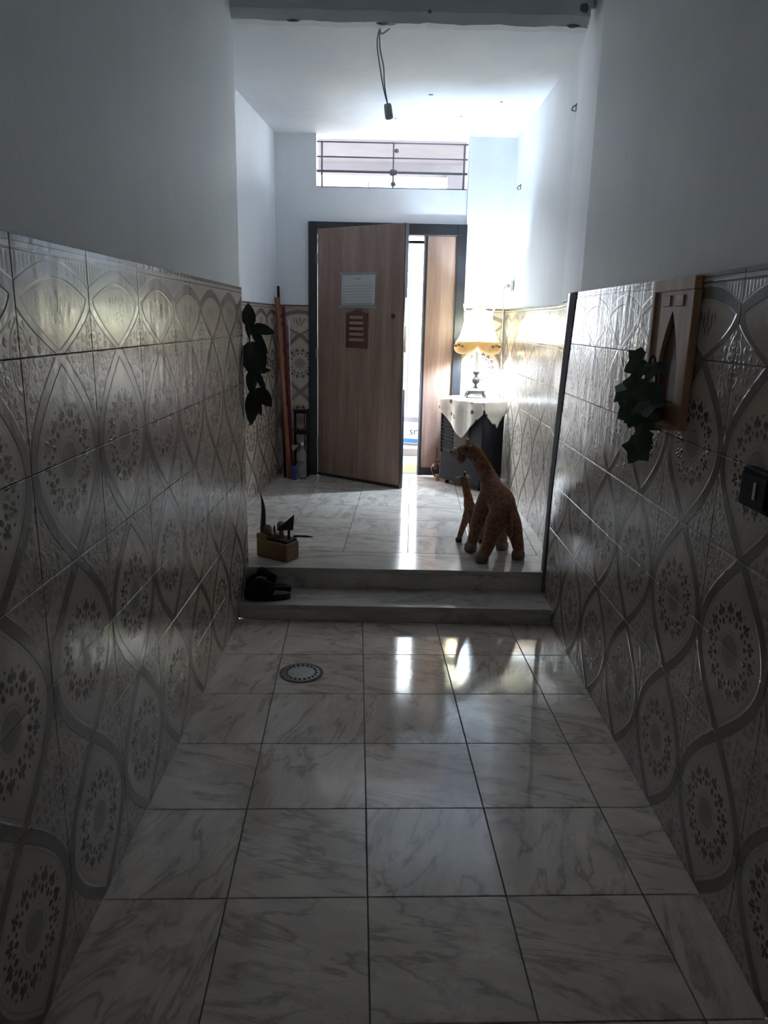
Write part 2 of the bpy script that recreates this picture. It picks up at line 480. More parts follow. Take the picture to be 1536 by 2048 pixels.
def ball_bm(bm, c, r, seg=16, sc=(1, 1, 1)):
    g = bmesh.ops.create_uvsphere(bm, u_segments=seg, v_segments=max(6, seg//2), radius=r)
    for v in g['verts']: v.co = Vector((v.co.x*sc[0], v.co.y*sc[1], v.co.z*sc[2])) + Vector(c)
def ball(name, c, r, mat, parent=None, sc=(1, 1, 1), seg=16, loc=(0, 0, 0)):
    bm = bmesh.new(); ball_bm(bm, c, r, seg, sc)
    return link(name, fin(bm, name, True), mat, parent, loc)

# ------------------------------------------------------------------ dimensions
XL, XR = -0.69, 1.02              # corridor walls
YB = -4.60                        # back of the corridor
TW, TH = 0.40, 0.251              # dado tile
TOP = TH*7                        # dado top in the corridor
Z1, Z2 = 0.090, 0.213             # step and landing
YS1, YS2 = 0.415, 0.690           # step fronts
YE = 3.36                         # face of the end wall
ZC = 3.095                        # entrance ceiling
XV = 1.135                        # entrance right wall
ZCC = 3.45                        # corridor ceiling

# ------------------------------------------------------------------ dado tiles
_tcache = {}
def tile_mesh(a0, a1, b0, b1, kind):
    """part of a dado tile: a across 0..TW, b up 0..TH, face towards -y; kind: up/down/top"""
    key = (round(a0, 4), round(a1, 4), round(b0, 4), round(b1, 4), kind)
    if key in _tcache: return _tcache[key]
    g, c, th = 0.0010, 0.0013, 0.009
    bm = bmesh.new()
    x0, x1, z0, z1 = a0+g, a1-g, b0+g, b1-g
    def ring(ins, y): return [bm.verts.new(p) for p in ((x0+ins, y, z0+ins), (x1-ins, y, z0+ins), (x1-ins, y, z1-ins), (x0+ins, y, z1-ins))]
    A, B, C = ring(0, 0), ring(0, -th+c), ring(c, -th)
    for p, q in ((A, B), (B, C)):
        for i in range(4): bm.faces.new((p[i], p[(i+1) % 4], q[(i+1) % 4], q[i]))
    bm.faces.new(C)
    me = fin(bm, 'wall_tile')
    uv = me.uv_layers.new(name='UVMap')
    for lp in me.loops:
        co = me.vertices[lp.vertex_index].co
        t = co.z/TH
        if kind == 'down': t = 1 - t            # medallion at the upper edge
        uv.data[lp.index].uv = (co.x/TW*2 - 1, 1.25*t)
    me.materials.append(MT['tile_top'] if kind == 'top' else MT['tile'])
    _tcache[key] = me
    return me
def dado(wall, origin, ang, length, ztop, zbot, start):
    """tile a wall: origin = start point (x,y) of the face, ang = direction seen left to right, start = offset of a joint"""
    rows = []
    k = 0
    while ztop - k*TH > zbot + 0.004:
        z1 = ztop - k*TH; z0 = max(zbot, z1 - TH)
        kind = 'top' if k == 0 else ('up' if k % 2 == 1 else 'down')
        rows.append((z1 - TH, z0 - (z1 - TH), TH, kind)); k += 1
    s = start
    while s > 0: s -= TW
    dx, dy = math.cos(ang), math.sin(ang)
    while s < length - 0.004:
        a0 = max(0.0, -s); a1 = min(TW, length - s)
        if a1 - a0 > 0.006:
            for zb, b0, b1, kind in rows:
                me = tile_mesh(a0, a1, b0, b1, kind)
                o = link('wall_tile', me, None, wall, (origin[0] + dx*s, origin[1] + dy*s, zb), (0, 0, ang))
        s += TW

# ------------------------------------------------------------------ walls
w = struct(box('wall_left', XL-0.50, XL-0.009, YB, 0.735, 0, ZCC, 'plaster'), 'long whitewashed corridor wall with a patterned tile dado beside the plant')
# face of the left wall looks to +x: seen left to right it runs towards +y
dado(w, (XL-0.009, YB), R(90), 0.735-YB, TOP, 0.0, (-1.80-YB) % TW)
box('grout_bed', XL-0.0095, XL-0.0075, YB, 0.735, 0, TOP, 'grout', w)
box('tile_edge', XL-0.012, XL, 0.7353, 0.742, Z2, TOP, 'slab', w)

w = struct(box('wall_right', XR+0.009, XR+0.40, YB, 0.395, 0, ZCC, 'plaster'), 'long whitewashed corridor wall with a patterned tile dado behind the wooden niche')
dado(w, (XR+0.009, 0.62), R(-90), 0.62-YB, TOP, 0.0, (0.62+1.335) % TW)
box('grout_bed', XR+0.0075, XR+0.0095, YB, 0.62, 0, TOP, 'grout', w)
prism('dado_backing', [(XR+0.0105, 0.39), (XR+0.0105, 0.656), (1.080, 0.70), (1.168, 1.255), (1.48, 1.255), (1.48, 0.39)], -0.1, TOP-0.02, 'cement', w)

# splayed corner between corridor and entrance on the right
bm = bmesh.new()
pl = [(XR+0.0088, 0.395), (XV, 1.25), (XV+0.30, 1.25), (XV+0.30, 0.395)]
b0 = [(XR+0.022, 0.62), (1.055, 1.06), (XV+0.30, 1.06), (XV+0.30, 0.62)]
A = [bm.verts.new((x, y, 0)) for x, y in b0]; B = [bm.verts.new((XR+0.030+(x-XR-0.022)*0.95, y, TOP-0.03)) if i == 0 else bm.verts.new((XV if i == 1 else x, 1.25 if i in (1, 2) else y, TOP-0.03)) for i, (x, y) in enumerate(b0)]
Cc = [bm.verts.new((x, y, TOP-0.03)) for x, y in pl]; D = [bm.verts.new((x, y, 3.52)) for x, y in pl]
for v_ in A + B: bm.verts.remove(v_)
for p, q in ((Cc, D),):
    bm.faces.new(p); bm.faces.new(q)
    for i in range(4): bm.faces.new((p[i], p[(i+1) % 4], q[(i+1) % 4], q[i]))
struct(link('wall_right_corner', fin(bm, 'wall_right_corner'), 'plaster_hall'), 'splayed plaster corner between corridor and entrance')
bm = bmesh.new()
def lean(z): return 0.69 - 0.26*(z/TOP)**1.5
vs = []
for k in range(9):
    z = TOP*k/8
    y0 = lean(z); y1 = y0 + 0.045 + 0.085*(z/TOP)
    vs.append([bm.verts.new(p) for p in ((XR-0.004, y0, z), (XR-0.004, y1, z), (XR+0.05, y1+0.01, z), (XR+0.05, y0, z))])
bm.faces.new(vs[0]); bm.faces.new(vs[-1])
for p, q in zip(vs, vs[1:]):
    for i in range(4): bm.faces.new((p[i], p[(i+1) % 4], q[(i+1) % 4], q[i]))
struct(link('trim_1', fin(bm, 'trim_1', False), 'cement'), 'dark cement edge closing the corridor tiles')

w = struct(box('wall_right_entrance', XV+0.009, XV+0.35, 1.25, YE+0.22, 0, 3.52, 'plaster_hall'), 'bright entrance wall with shiny tiled dado behind the lamp')
ZV = Z2 + TH*6
dado(w, (XV+0.009, YE), R(-90), YE-1.25, ZV, Z2, (YE-1.81) % TW)
box('grout_bed', XV+0.0075, XV+0.0095, 1.25, YE, Z2, ZV, 'grout', w)
# tiles on the splayed corner
jl = math.hypot(XV-XR-0.03, 1.25-0.70)
ja = math.atan2(0.70-1.25, XR+0.03-XV)
wj = struct(prism('wall_right_jamb', [(XV, 1.25), (XR+0.03, 0.66), (XR+0.06, 0.66), (XV+0.03, 1.25)], Z2, ZV, 'grout'), 'narrow splayed tile strip at the end of the entrance wall')
dado(wj, (XV, 1.25), ja, jl, ZV, Z2, 0.0)

LV = (-0.872, YE); LVa = math.atan2(0.078, 0.0) 
lx = lambda y: -0.872 - 0.078*(YE - y)
w = struct(prism('wall_left_entrance', [(lx(0.735), 0.735), (lx(YE+0.22), YE+0.22), (-1.45, YE+0.22), (-1.45, 0.735)], 0, 3.52, 'plaster_hall'), 'slanting whitewashed entrance wall with tile dado behind the plant')
la = math.atan2(YE-0.74, lx(YE)-lx(0.74))
dado(w, (lx(0.74)+0.0001, 0.74), la, math.hypot(YE-0.74, lx(YE)-lx(0.74))-0.012, ZV, Z2, 0.22)

# end wall around door and transom
DX0, DX1, DZ1 = -0.587, 0.767, 2.405         # outside of the door frame
TX0, TX1, TZ0 = -0.521, 0.752, 2.680         # transom opening
bm = bmesh.new()
y0, y1 = YE, YE+0.20
for (x0, x1, za, zb) in ((-1.30, DX0, 0, 3.52), (DX1, XV+0.3, 0, 3.52), (DX0, DX1, DZ1, TZ0), (DX0, TX0, TZ0, 3.52), (TX1, DX1, TZ0, 3.52)):
    box_bm(bm, x0, x1, y0+0.009, y1, za, zb)
w = struct(link('wall_end', fin(bm, 'wall_end'), 'plaster_hall'), 'whitewashed end wall around the wooden front door')
dado(w, (-0.872, YE+0.009), 0.0, DX0+0.872, ZV, Z2, 0.005)
dado(w, (DX1, YE+0.009), 0.0, XV-DX1-0.012, ZV, Z2, -0.035)
box('wall_rib', 0.757, 0.766, YE-0.004, YE+0.01, DZ1, ZC, 'plaster_hall', w)
box('grout_bed', -0.872, DX0, YE+0.0075, YE+0.0092, Z2, ZV, 'grout', w)
box('grout_bed', DX1, XV, YE+0.0075, YE+0.0092, Z2, ZV, 'grout', w)

bm = bmesh.new()
VX0, VX1, VZ0, VZ1 = -0.05, 0.35, 2.82, 3.06
for (x0, x1, za, zb) in ((XL-0.5, VX0, 0, ZCC), (VX1, XR+0.4, 0, ZCC), (VX0, VX1, 0, VZ0), (VX0, VX1, VZ1, ZCC)):
    box_bm(bm, x0, x1, YB-0.2, YB, za, zb)
struct(link('wall_back', fin(bm, 'wall_back'), 'plaster'), 'plain wall closing the corridor behind, with a small high opening added to let in light')
wb_ = struct(link('added_light_opening', None, None, None, (0.15, YB-0.1, 2.94)), 'small grilled opening added high in the back wall for extra daylight')  # unseen opening, added so daylight reaches the faces turned to the corridor
for x in (-0.07, 0.07): tube('grille_bar', [(x, 0, -0.12), (x, 0, 0.12)], 0.007, 'iron', wb_)
for z in (-0.108, 0.108): box('frame_rail', -0.20, 0.20, -0.02, 0.02, z-0.012, z+0.012, 'iron', wb_)
struct(box('ceiling', XL-0.5, XR+0.4, YB-0.2, 0.735, ZCC, ZCC+0.15, 'ceil'), 'plain corridor ceiling')
c = struct(box('ceiling_entrance', -1.45, XV+0.35, 0.735, YE+0.20, ZC, 3.60, 'ceil'), 'whitewashed entrance ceiling with small holes and a hanging wire')

# header beam with a rough lower edge
bm = bmesh.new()
n = 40; rows = []
for i in range(n+1):
    x = XL-0.009 + (XR+0.02 - XL + 0.0)*i/n
    j = 0.003*math.sin(i*0.9) + 0.0015*math.sin(i*2.3+1) + random.uniform(-0.0012, 0.0012)
    rows.append([bm.verts.new(p) for p in ((x, 0.66, ZCC), (x, 0.66, 3.036+j*0.6), (x, 0.70, 3.000+j), (x, 0.78, 3.004+j*0.7), (x, 0.95, ZC+0.001))])
for a, b in zip(rows, rows[1:]):
    for k in range(4): bm.faces.new((a[k], b[k], b[k+1], a[k+1]))
    bm.faces.new((a[4], b[4], b[0], a[0]))
bm.faces.new(rows[0]); bm.faces.new(rows[-1])
beam = struct(link('trim_2', fin(bm, 'trim_2'), plaster('grey_beam_plaster', (0.74, 0.77, 0.80))), 'rough plastered beam over the step with chipped edge')
def blob(name, c, rx, ry, rz, mat, parent=None, sd=1):
    rr = random.Random(sd); bm = bmesh.new(); ball_bm(bm, (0, 0, 0), 1, 14)
    for v in bm.verts:
        k = 1 + rr.uniform(-0.22, 0.22); v.co = Vector((v.co.x*rx*k, v.co.y*ry*k, v.co.z*rz*k)) + Vector(c)
    return link(name, fin(bm, name, True), mat, parent)
blob('chip', (XR-0.02, 0.664, 3.070), 0.022, 0.006, 0.030, 'iron', beam, 3)
blob('chip', (XR-0.06, 0.70, 3.004), 0.035, 0.015, 0.006, 'cement', beam, 4)
blob('chip', (0.060, 0.72, 3.001), 0.050, 0.020, 0.004, 'iron', beam, 5)
blob('chip', (0.26, 0.665, 3.042), 0.016, 0.006, 0.010, 'cement', beam, 6)
blob('chip', (-0.40, 0.70, 3.000), 0.03, 0.012, 0.005, 'cement', beam, 7)
for k, (x, y, s) in enumerate(((0.36, 2.22, 0.018), (0.86, 2.35, 0.012), (0.13, 2.85, 0.010), (0.62, 2.75, 0.007))):
    blob('ceiling_hole', (x, y, ZC), s, s*0.6, 0.004, 'iron', c, 20+k)

# ------------------------------------------------------------------ floors
def clip(poly, x0, x1, y0, y1):
    for ax, v, sg in ((0, x0, 1), (0, x1, -1), (1, y0, 1), (1, y1, -1)):
        out = []
        for i in range(len(poly)):
            a, b = poly[i], poly[(i+1) % len(poly)]
            da, db = (a[ax]-v)*sg, (b[ax]-v)*sg
            if da >= 0: out.append(a)
            if da*db < 0:
                t = da/(da-db); out.append(tuple(a[k] + (b[k]-a[k])*t for k in (0, 1)))
        poly = out
        if not poly: return []
    return poly
def floor_tiles(parent, rect, z, size, ang, ox, oy, mat):
    ca, sa = math.cos(ang), math.sin(ang); g = 0.0018; cnt = 0
    for i in range(-8, 9):
        for j in range(-14, 12):
            q = [((i)*size+g, j*size+g), ((i+1)*size-g, j*size+g), ((i+1)*size-g, (j+1)*size-g), (i*size+g, (j+1)*size-g)]
            q = [(ox + a*ca - b*sa, oy + a*sa + b*ca) for a, b in q]
            p = clip(q, *rect)
            if len(p) < 3: continue
            ar = abs(sum(p[k][0]*p[(k+1) % len(p)][1] - p[(k+1) % len(p)][0]*p[k][1] for k in range(len(p))))/2
            if ar < 0.0008: continue
            cx = sum(v[0] for v in p)/len(p); cy = sum(v[1] for v in p)/len(p)
            bm = bmesh.new()
            def rg(ins, zz):
                return [bm.verts.new(((x-cx)*(1-ins/0.2), (y-cy)*(1-ins/0.2), zz)) for x, y in p]
            A, B, Cq = rg(0, -0.006), rg(0, -0.0014), rg(0.0014, 0)
            for a_, b_ in ((A, B), (B, Cq)):
                for k in range(len(p)): bm.faces.new((a_[k], a_[(k+1) % len(p)], b_[(k+1) % len(p)], b_[k]))
            bm.faces.new(Cq)
            link('floor_tile', fin(bm, 'floor_tile'), mat, parent, (cx, cy, z)); cnt += 1
fl = struct(box('floor', XL-0.009, XR+0.009, YB, YS1+0.02, -0.12, -0.004, 'grout_floor'), 'marble look tiled corridor floor')
floor_tiles(fl, (XL-0.008, XR+0.008, YB, YS1), 0.0, 0.40, R(2.0), 0.0, 0.0, 'marble')
st = struct(box('floor_step', XL, XR+0.03, YS1+0.012, YS2+0.03, -0.004, Z1-0.028, 'riser'), 'low marble step below the landing')
box('tread', XL, XR+0.028, YS1, YS2+0.012, Z1-0.028, Z1, 'slab', st, 0.003)
ld = struct(box('floor_landing', -1.10, XV+0.009, YS2+0.012, YE+0.20, -0.004, Z2-0.005, 'grout_floor'), 'raised tiled landing in front of the door')
box('riser', XL, XR+0.03, YS2+0.010, YS2+0.0135, Z1, Z2-0.028, 'riser', ld)
box('nosing', XL-0.2, XR+0.10, YS2-0.004, 1.006, Z2-0.028, Z2, 'slab', ld, 0.003)
floor_tiles(ld, (-1.09, XV+0.008, 1.009, YE+0.10), Z2, 0.40, R(-2.2), 0.246, 0.99, 'marble_land')

# ------------------------------------------------------------------ floor drain
d = thing('floor_drain', (-0.282, -0.211, 0.0), 'round metal floor drain with ring of slots in the tiles', 'drain')
lathe('rim', [(0.102, 0.0), (0.102, 0.0022), (0.096, 0.0034), (0.086, 0.0034), (0.084, 0.0015)], 'cement', d, 40, True)
lathe('cover', [(0.0, 0.0016), (0.084, 0.0016), (0.084, 0.0030), (0.080, 0.0038), (0.0, 0.0040)], 'chrome', d, 40, False)
sl = None
for k in range(20):
    a = 2*PI*k/20
    if sl is None:
        bm = bmesh.new(); box_bm(bm, 0.062, 0.078, -0.0065, 0.0065, 0.0036, 0.0046); sl = fin(bm, 'slot'); sl.materials.append(MT['hole'])
    link('slot', sl, None, d, (0, 0, 0), (0, 0, a))

# ------------------------------------------------------------------ front door
dr = struct(link('door_1', None, None, None, (0, YE, Z2)), 'two leaf wooden front door standing ajar in a dark frame')
fw = 0.078
bm = bmesh.new()
H = DZ1 - Z2
box_bm(bm, DX0, DX0+fw, -0.02, 0.12, 0, H); box_bm(bm, DX1-fw, DX1, -0.02, 0.12, 0, H)
box_bm(bm, DX0+fw, DX1-fw, -0.02, 0.12, H-0.092, H)
box_bm(bm, DX0+fw, DX1-fw, 0.07, 0.13, H-0.150, H-0.128)
link('door_frame', fin(bm, 'door_frame', False, 0.003, 1), 'door_dark', dr)
# side leaf, closed
sd = box('side_leaf', 0.436, DX1-fw-0.002, 0.010, 0.055, 0.012, H-0.094, 'door', dr, 0.002)
box('edge_strip', 0.404, 0.436, 0.006, 0.060, 0.010, H-0.094, 'door_dark', sd, 0.002)
box('edge_bead', 0.409, 0.416, -0.002, 0.006, 0.010, H-0.094, 'iron', sd, 0.001)
box('kick_strip', 0.436, DX1-fw-0.002, 0.004, 0.0105, 0.012, 0.085, 'door_dark', sd, 0.001)
tube('pull_handle', smooth_pts([(0.576, 0.012, 0.17), (0.576, -0.022, 0.185), (0.576, -0.024, 0.25), (0.576, 0.012, 0.268)], 4), 0.006, 'brass', sd)
# main leaf, swung in
hx, hy = -0.508, 3.338 - YE
ang = math.atan2(2.809-3.338, 0.229+0.508)
LL = 0.908
lf = box('door_leaf', 0.0, LL-0.006, 0.0, 0.044, 0.0015, 2.345-Z2, 'door', dr, 0.002, (hx, hy, 0), (0, 0, ang))
box('edge_strip', LL-0.006, LL+0.001, -0.001, 0.045, 0.0015, 2.345-Z2, 'door_dark', lf, 0.001)
box('bottom_strip', 0.0, LL-0.006, -0.0016, 0.0, 0.006, 0.030, 'door_dark', lf)
box('lock_plate', LL+0.001, LL+0.004, 0.010, 0.034, 1.562-Z2, 1.784-Z2, 'steel', lf, 0.001)
box('lock_plate', LL+0.001, LL+0.004, 0.010, 0.034, 1.050-Z2, 1.353-Z2, 'steel', lf, 0.001)
lathe('viewer', [(0.0, 0.0), (0.019, 0.0), (0.019, 0.004), (0.014, 0.006), (0.009, 0.004), (0.0, 0.004)], 'brass', lf, 20, False, (0.806, -0.001, 1.639-Z2), (R(90), 0, 0))
for z in (0.25, 1.05, 1.85):
    lathe('hinge', [(0.0, 0), (0.009, 0), (0.009, 0.09), (0.0, 0.09)], 'iron', lf, 12, False, (-0.006, -0.006, z))
# notice and plaque stuck on the leaf (local leaf coordinates turned into the place)
def on_leaf(o, s, z):
    ca, sa = math.cos(ang), math.sin(ang)
    o.location = (hx + ca*s + sa*0.0015, YE + hy + sa*s - ca*0.0015, z); o.rotation_euler = (0, 0, ang)
nt_ = link('paper_notice', None); tag(nt_, 'white paper notice with rows of small lines taped on the door', 'notice')
on_leaf(nt_, 0.268, 1.712)
bm = bmesh.new()
nx, nz = 10, 8; g = [[None]*(nz+1) for _ in range(nx+1)]
for i in range(nx+1):
    for k in range(nz+1):
        u, v = i/nx, k/nz
        g[i][k] = bm.verts.new((0.355*u, -0.0025 - 0.003*math.sin(u*7+v*3)**2, 0.255*v + 0.006*u))
for i in range(nx):
    for k in range(nz): bm.faces.new((g[i][k], g[i+1][k], g[i+1][k+1], g[i][k+1]))
me = fin(bm, 'sheet', True); uv = me.uv_layers.new(name='UVMap')
for lp in me.loops:
    co = me.vertices[lp.vertex_index].co; uv.data[lp.index].uv = (co.x/0.355, (co.z-0.006*co.x/0.355)/0.255)
sh = link('sheet', me, 'paper', nt_)
md = sh.modifiers.new('t', 'SOLIDIFY'); md.thickness = 0.0006
box('tape', -0.02, 0.37, -0.0068, -0.0060, 0.252, 0.275, 'tape', nt_)
box('tape', -0.03, 0.375, -0.0068, -0.0060, -0.014, 0.008, 'tape', nt_)
pq = link('door_plaque', None); tag(pq, 'brown house shaped wooden plaque with five pale strips on the door', 'plaque')
on_leaf(pq, 0.437, 1.372)
prism('board', [(-0.115, 0), (0.115, 0), (0.115, 0.285), (0.06, 0.292), (0.0, 0.318), (-0.06, 0.292), (-0.115, 0.285)], -0.010, 0.0, 'plaque', pq, 'XZ', 0.002)
for k in range(5):
    box('strip', -0.078+0.002*k-0.006*0, 0.078-0.002*k, -0.0135, -0.010, 0.055+0.046*k, 0.079+0.046*k, 'plaque_line', pq, 0.001)

# ------------------------------------------------------------------ transom window grille
wn = struct(link('window_1', None, None, None, (0, YE+0.08, 0)), 'open transom with thin iron grille above the door')
def bar(a, b, r=0.007): return tube('grille_bar', [a, b], r, 'iron', wn, 8)
for z, r in ((3.046, .006), (2.930, .006), (2.818, .010), (2.695, .005)): bar((TX0, 0, z), (TX1, 0, z), r)
for x, r in ((-0.478, .008), (0.125, .007), (0.722, .008)): bar((x, -0.008, 2.68), (x, -0.008, 3.05), r)
bar((-0.08, -0.008, 2.68), (-0.08, -0.008, 2.74), .004)
blob('rosette', (0.126, -0.014, 2.816), 0.034, 0.010, 0.024, 'iron', wn, 31)
blob('rosette', (0.152, -0.014, 2.985), 0.018, 0.008, 0.016, 'iron', wn, 32)
blob('rosette', (0.126, -0.014, 2.725), 0.022, 0.008, 0.020, 'iron', wn, 33)
box('sill_block', 0.51, 0.735, 0.0, 0.05, 2.682, 2.700, 'iron', wn)

# ------------------------------------------------------------------ outside
pg = struct(box('floor_porch', -15.0, 15.0, YE+0.20, 40.0, -0.02, 0.185, 'concrete'), 'pale concrete porch floor outside the door')
struct(box('ceiling_porch', -3.0, 3.5, YE+0.20, 5.42, 3.26, 3.44, 'soffit'), 'pale porch slab seen through the transom')
struct(box('trim_3', -3.0, 3.5, 5.42, 5.62, 3.165, 3.44, 'soffit'), 'pale fascia beam of the porch')
struct(box('trim_4', 0.74, 1.05, 5.43, 5.64, 0.185, 3.165, 'soffit'), 'pale porch post seen through the transom')
mt = tag(box('doormat', 0.02, 0.52, YE+0.20, 4.02, 0.185, 0.200, 'mat', None, 0.004), 'worn green doormat on the porch outside the door', 'doormat')
st2 = struct(box('floor_porch_step', -0.6, 1.6, 4.62, 9.0, 0.185, 0.262, 'concrete', None, 0.006), 'low concrete ledge behind the doormat')
sk = thing('cement_sack', (0.47, 5.0, 0.262), 'white paper sack with blue band and dark letters outside the door', 'sack')
bm = bmesh.new()
for k in range(9):
    pass
lathe_bm_r = lathe_bm(bm, [(0.13, 0.0), (0.175, 0.03), (0.182, 0.12), (0.178, 0.24), (0.168, 0.33), (0.12, 0.39), (0.02, 0.405)], 28, mod=lambda r, z, a, k: (r*(1+0.25*abs(math.cos(a))**3)*(1+0.03*math.sin(5*a+k)), z))
bm.faces.new(lathe_bm_r[0]); bm.faces.new(lathe_bm_r[-1])
link('bag', fin(bm, 'bag', True), 'sack', sk)
bm = bmesh.new()
lathe_bm(bm, [(0.182, 0.030), (0.186, 0.075)], 28, mod=lambda r, z, a, k: (r*(1+0.25*abs(math.cos(a))**3)*(1+0.03*math.sin(5*a+1.5)), z))
link('blue_band', fin(bm, 'blue_band', True), 'sack_blue', sk)
bm = bmesh.new()
lathe_bm(bm, [(0.188, 0.262), (0.180, 0.315)], 28, mod=lambda r, z, a, k: (r*(1+0.25*abs(math.cos(a))**3)*(1+0.03*math.sin(5*a+3.2)), z))
link('grey_band', fin(bm, 'grey_band', True), 'iron', sk)
tc = bpy.data.curves.new('sack_letters', 'FONT'); tc.body = 'srt'; tc.size = 0.115; tc.extrude = 0.002; tc.align_x = 'CENTER'
to = bpy.data.objects.new('tmp', tc); COL.objects.link(to)
dg = bpy.context.evaluated_depsgraph_get(); dg.update()
me = bpy.data.meshes.new_from_object(to.evaluated_get(dg)); COL.objects.unlink(to); bpy.data.objects.remove(to)
me.materials.clear(); me.materials.append(MT['ink'])
link('letters', me, None, sk, (-0.03, -0.197, 0.125), (R(90), 0, R(-3)))
gt = thing('porch_gate', (0.30, 6.6, 0.262), 'pale metal gate with rails beyond the porch', 'gate')
for z in (0.10, 0.95, 1.10, 1.95): box('rail', -0.9, 0.9, -0.015, 0.015, z, z+0.035, 'white_p', gt)
for k in range(10):
    x = -0.9 + 0.2*k
    box('bar', x-0.009, x+0.009, -0.008, 0.008, 0.0, 2.0, 'iron' if k == 5 else 'white_p', gt)

# ------------------------------------------------------------------ gas heater, cloth and lamp
HA = math.atan2(2.74-3.11, 0.912-0.59)           # direction of the heater front
ht = thing('gas_heater', (0.59, 3.11, Z2), 'dark cabinet gas heater with louvred grey front under the cloth', 'heater', HA)
HW, HD, HH = 0.485, 0.275, 0.755
box('body', 0.0, HW, 0.008, HD, 0.035, HH, 'heater', ht, 0.018)
box('lower_panel', 0.004, HW-0.004, -0.006, 0.012, 0.045, 0.285, 'heater_grey', ht, 0.012)
box('side_post', -0.004, 0.010, -0.002, 0.02, 0.045, HH-0.06, 'heater_grey', ht, 0.003)
for k in range(9):
    box('louvre', 0.014, 0.150, -0.004, 0.010, 0.315+0.030*k, 0.327+0.030*k, 'heater_grey', ht, 0.002, (0, 0, 0))
box('burner_plate', 0.160, 0.330, -0.004, 0.010, 0.315, 0.520, 'heater_plate', ht, 0.006)
box('upper_panel', 0.012, HW-0.012, 0.002, 0.010, 0.600, 0.745, 'heater', ht, 0.004)
for x in (0.05, HW-0.05):
    for y in (0.05, HD-0.04):
        lathe('caster', [(0.0, 0.0), (0.018, 0.0), (0.02, 0.012), (0.02, 0.03), (0.0, 0.036)], 'black', ht, 12, False, (x, y, 0))
hs = thing('gas_regulator', (0.565, 3.235, Z2), 'small brown gas valve and hose beside the heater foot', 'hose')
tube('hose', smooth_pts([(0.06, 0.04, 0.17), (0.0, 0.0, 0.16), (-0.035, -0.02, 0.11), (-0.02, -0.02, 0.06), (0.01, -0.03, 0.008)], 6), 0.008, 'pipe', hs)
lathe('valve', [(0.0, 0.0), (0.026, 0.0), (0.03, 0.012), (0.022, 0.026), (0.0, 0.028)], 'pipe', hs, 16, False, (0.0, -0.012, 0.125), (R(80), 0, 0))
box('foot_block', -0.005, 0.035, -0.05, -0.012, 0.0, 0.055, 'niche', hs, 0.004)

# cloth draped over the heater top: grid, centre on the top, corners hanging
ct = link('table_cloth', None, None, None, (0, 0, 0)); tag(ct, 'white embroidered cloth with red flowers draped over the heater', 'cloth')
ca, sa = math.cos(HA), math.sin(HA)
def h2w(a, b, z): return Vector((0.59 + ca*a - sa*b, 3.11 + sa*a + ca*b, Z2 + z))
# the square cloth lies diagonally, so its corners hang down front, left and right
N = 56; S_ = 0.70; cx, cy = HW*0.5, HD*0.5 - 0.01
bm = bmesh.new(); G = {}
for i in range(N+1):
    for j in range(N+1):
        u = (i/N-0.5)*S_; v = (j/N-0.5)*S_
        th = R(45) + R(2)
        a = cx + u*math.cos(th) - v*math.sin(th); b = cy + u*math.sin(th) + v*math.cos(th)
        ex = max(-0.006 - a, 0, a - HW - 0.006); ey = max(-0.010 - b, 0, b - HD - 0.004)
        aa = min(max(a, -0.006), HW+0.006); bb = min(max(b, -0.010), HD+0.004)
        drop = math.hypot(ex, ey)
        z = HH + 0.006 + 0.003*math.sin(a*31)*math.sin(b*27) - drop*0.92
        out = min(drop, 0.02)*0.5 + 0.012*math.sin(a*34+1)*min(1, drop*9)
        if drop > 0:
            nx_ = (-1 if a < 0 else 1)*ex; ny_ = (-1 if b < 0 else 1)*ey
            L_ = math.hypot(nx_, ny_)
            aa += nx_/L_*abs(out) + 0.0; bb += ny_/L_*abs(out)
        if b > HD: bb = min(bb, HD+0.008)
        if a > HW: aa = min(aa, HW+0.03)
        p = h2w(aa, bb, z)
        p.x = min(p.x, XV-0.012); p.y = min(p.y, YE-0.012)
        G[i, j] = bm.verts.new(p)
for i in range(N):
    for j in range(N): bm.faces.new((G[i, j], G[i+1, j], G[i+1, j+1], G[i, j+1]))
me = fin(bm, 'sheet', True)
sh = link('sheet', me, 'lace', ct)
md = sh.modifiers.new('t', 'SOLIDIFY'); md.thickness = 0.003; md.offset = 1

LX, LY, LZ = 0.864, 3.030, Z2 + HH + 0.014
lp = thing('table_lamp', (LX, LY, LZ), 'lit table lamp with scalloped pale shade and grey metal foot', 'lamp')
bm = bmesh.new()
def sq(r0, z0, r1, z1):
    A = [bm.verts.new((r0*sx, r0*sy*0.85, z0)) for sx, sy in ((-1, -1), (1, -1), (1, 1), (-1, 1))]
    B = [bm.verts.new((r1*sx, r1*sy*0.85, z1)) for sx, sy in ((-1, -1), (1, -1), (1, 1), (-1, 1))]
    bm.faces.new(A); bm.faces.new(B)
    for i in range(4): bm.faces.new((A[i], A[(i+1) % 4], B[(i+1) % 4], B[i]))
sq(0.066, 0.030, 0.072, 0.052); sq(0.072, 0.052, 0.078, 0.060); sq(0.056, 0.060, 0.020, 0.086)
link('base', fin(bm, 'base', False, 0.002, 1), 'brass', lp)
for sx, sy in ((-1, -1), (1, -1), (1, 1), (-1, 1)):
    tube('foot', [(0.060*sx, 0.05*sy, 0.036), (0.074*sx, 0.062*sy, 0.022), (0.080*sx, 0.067*sy, 0.0)], [0.012, 0.009, 0.007], 'brass', lp)
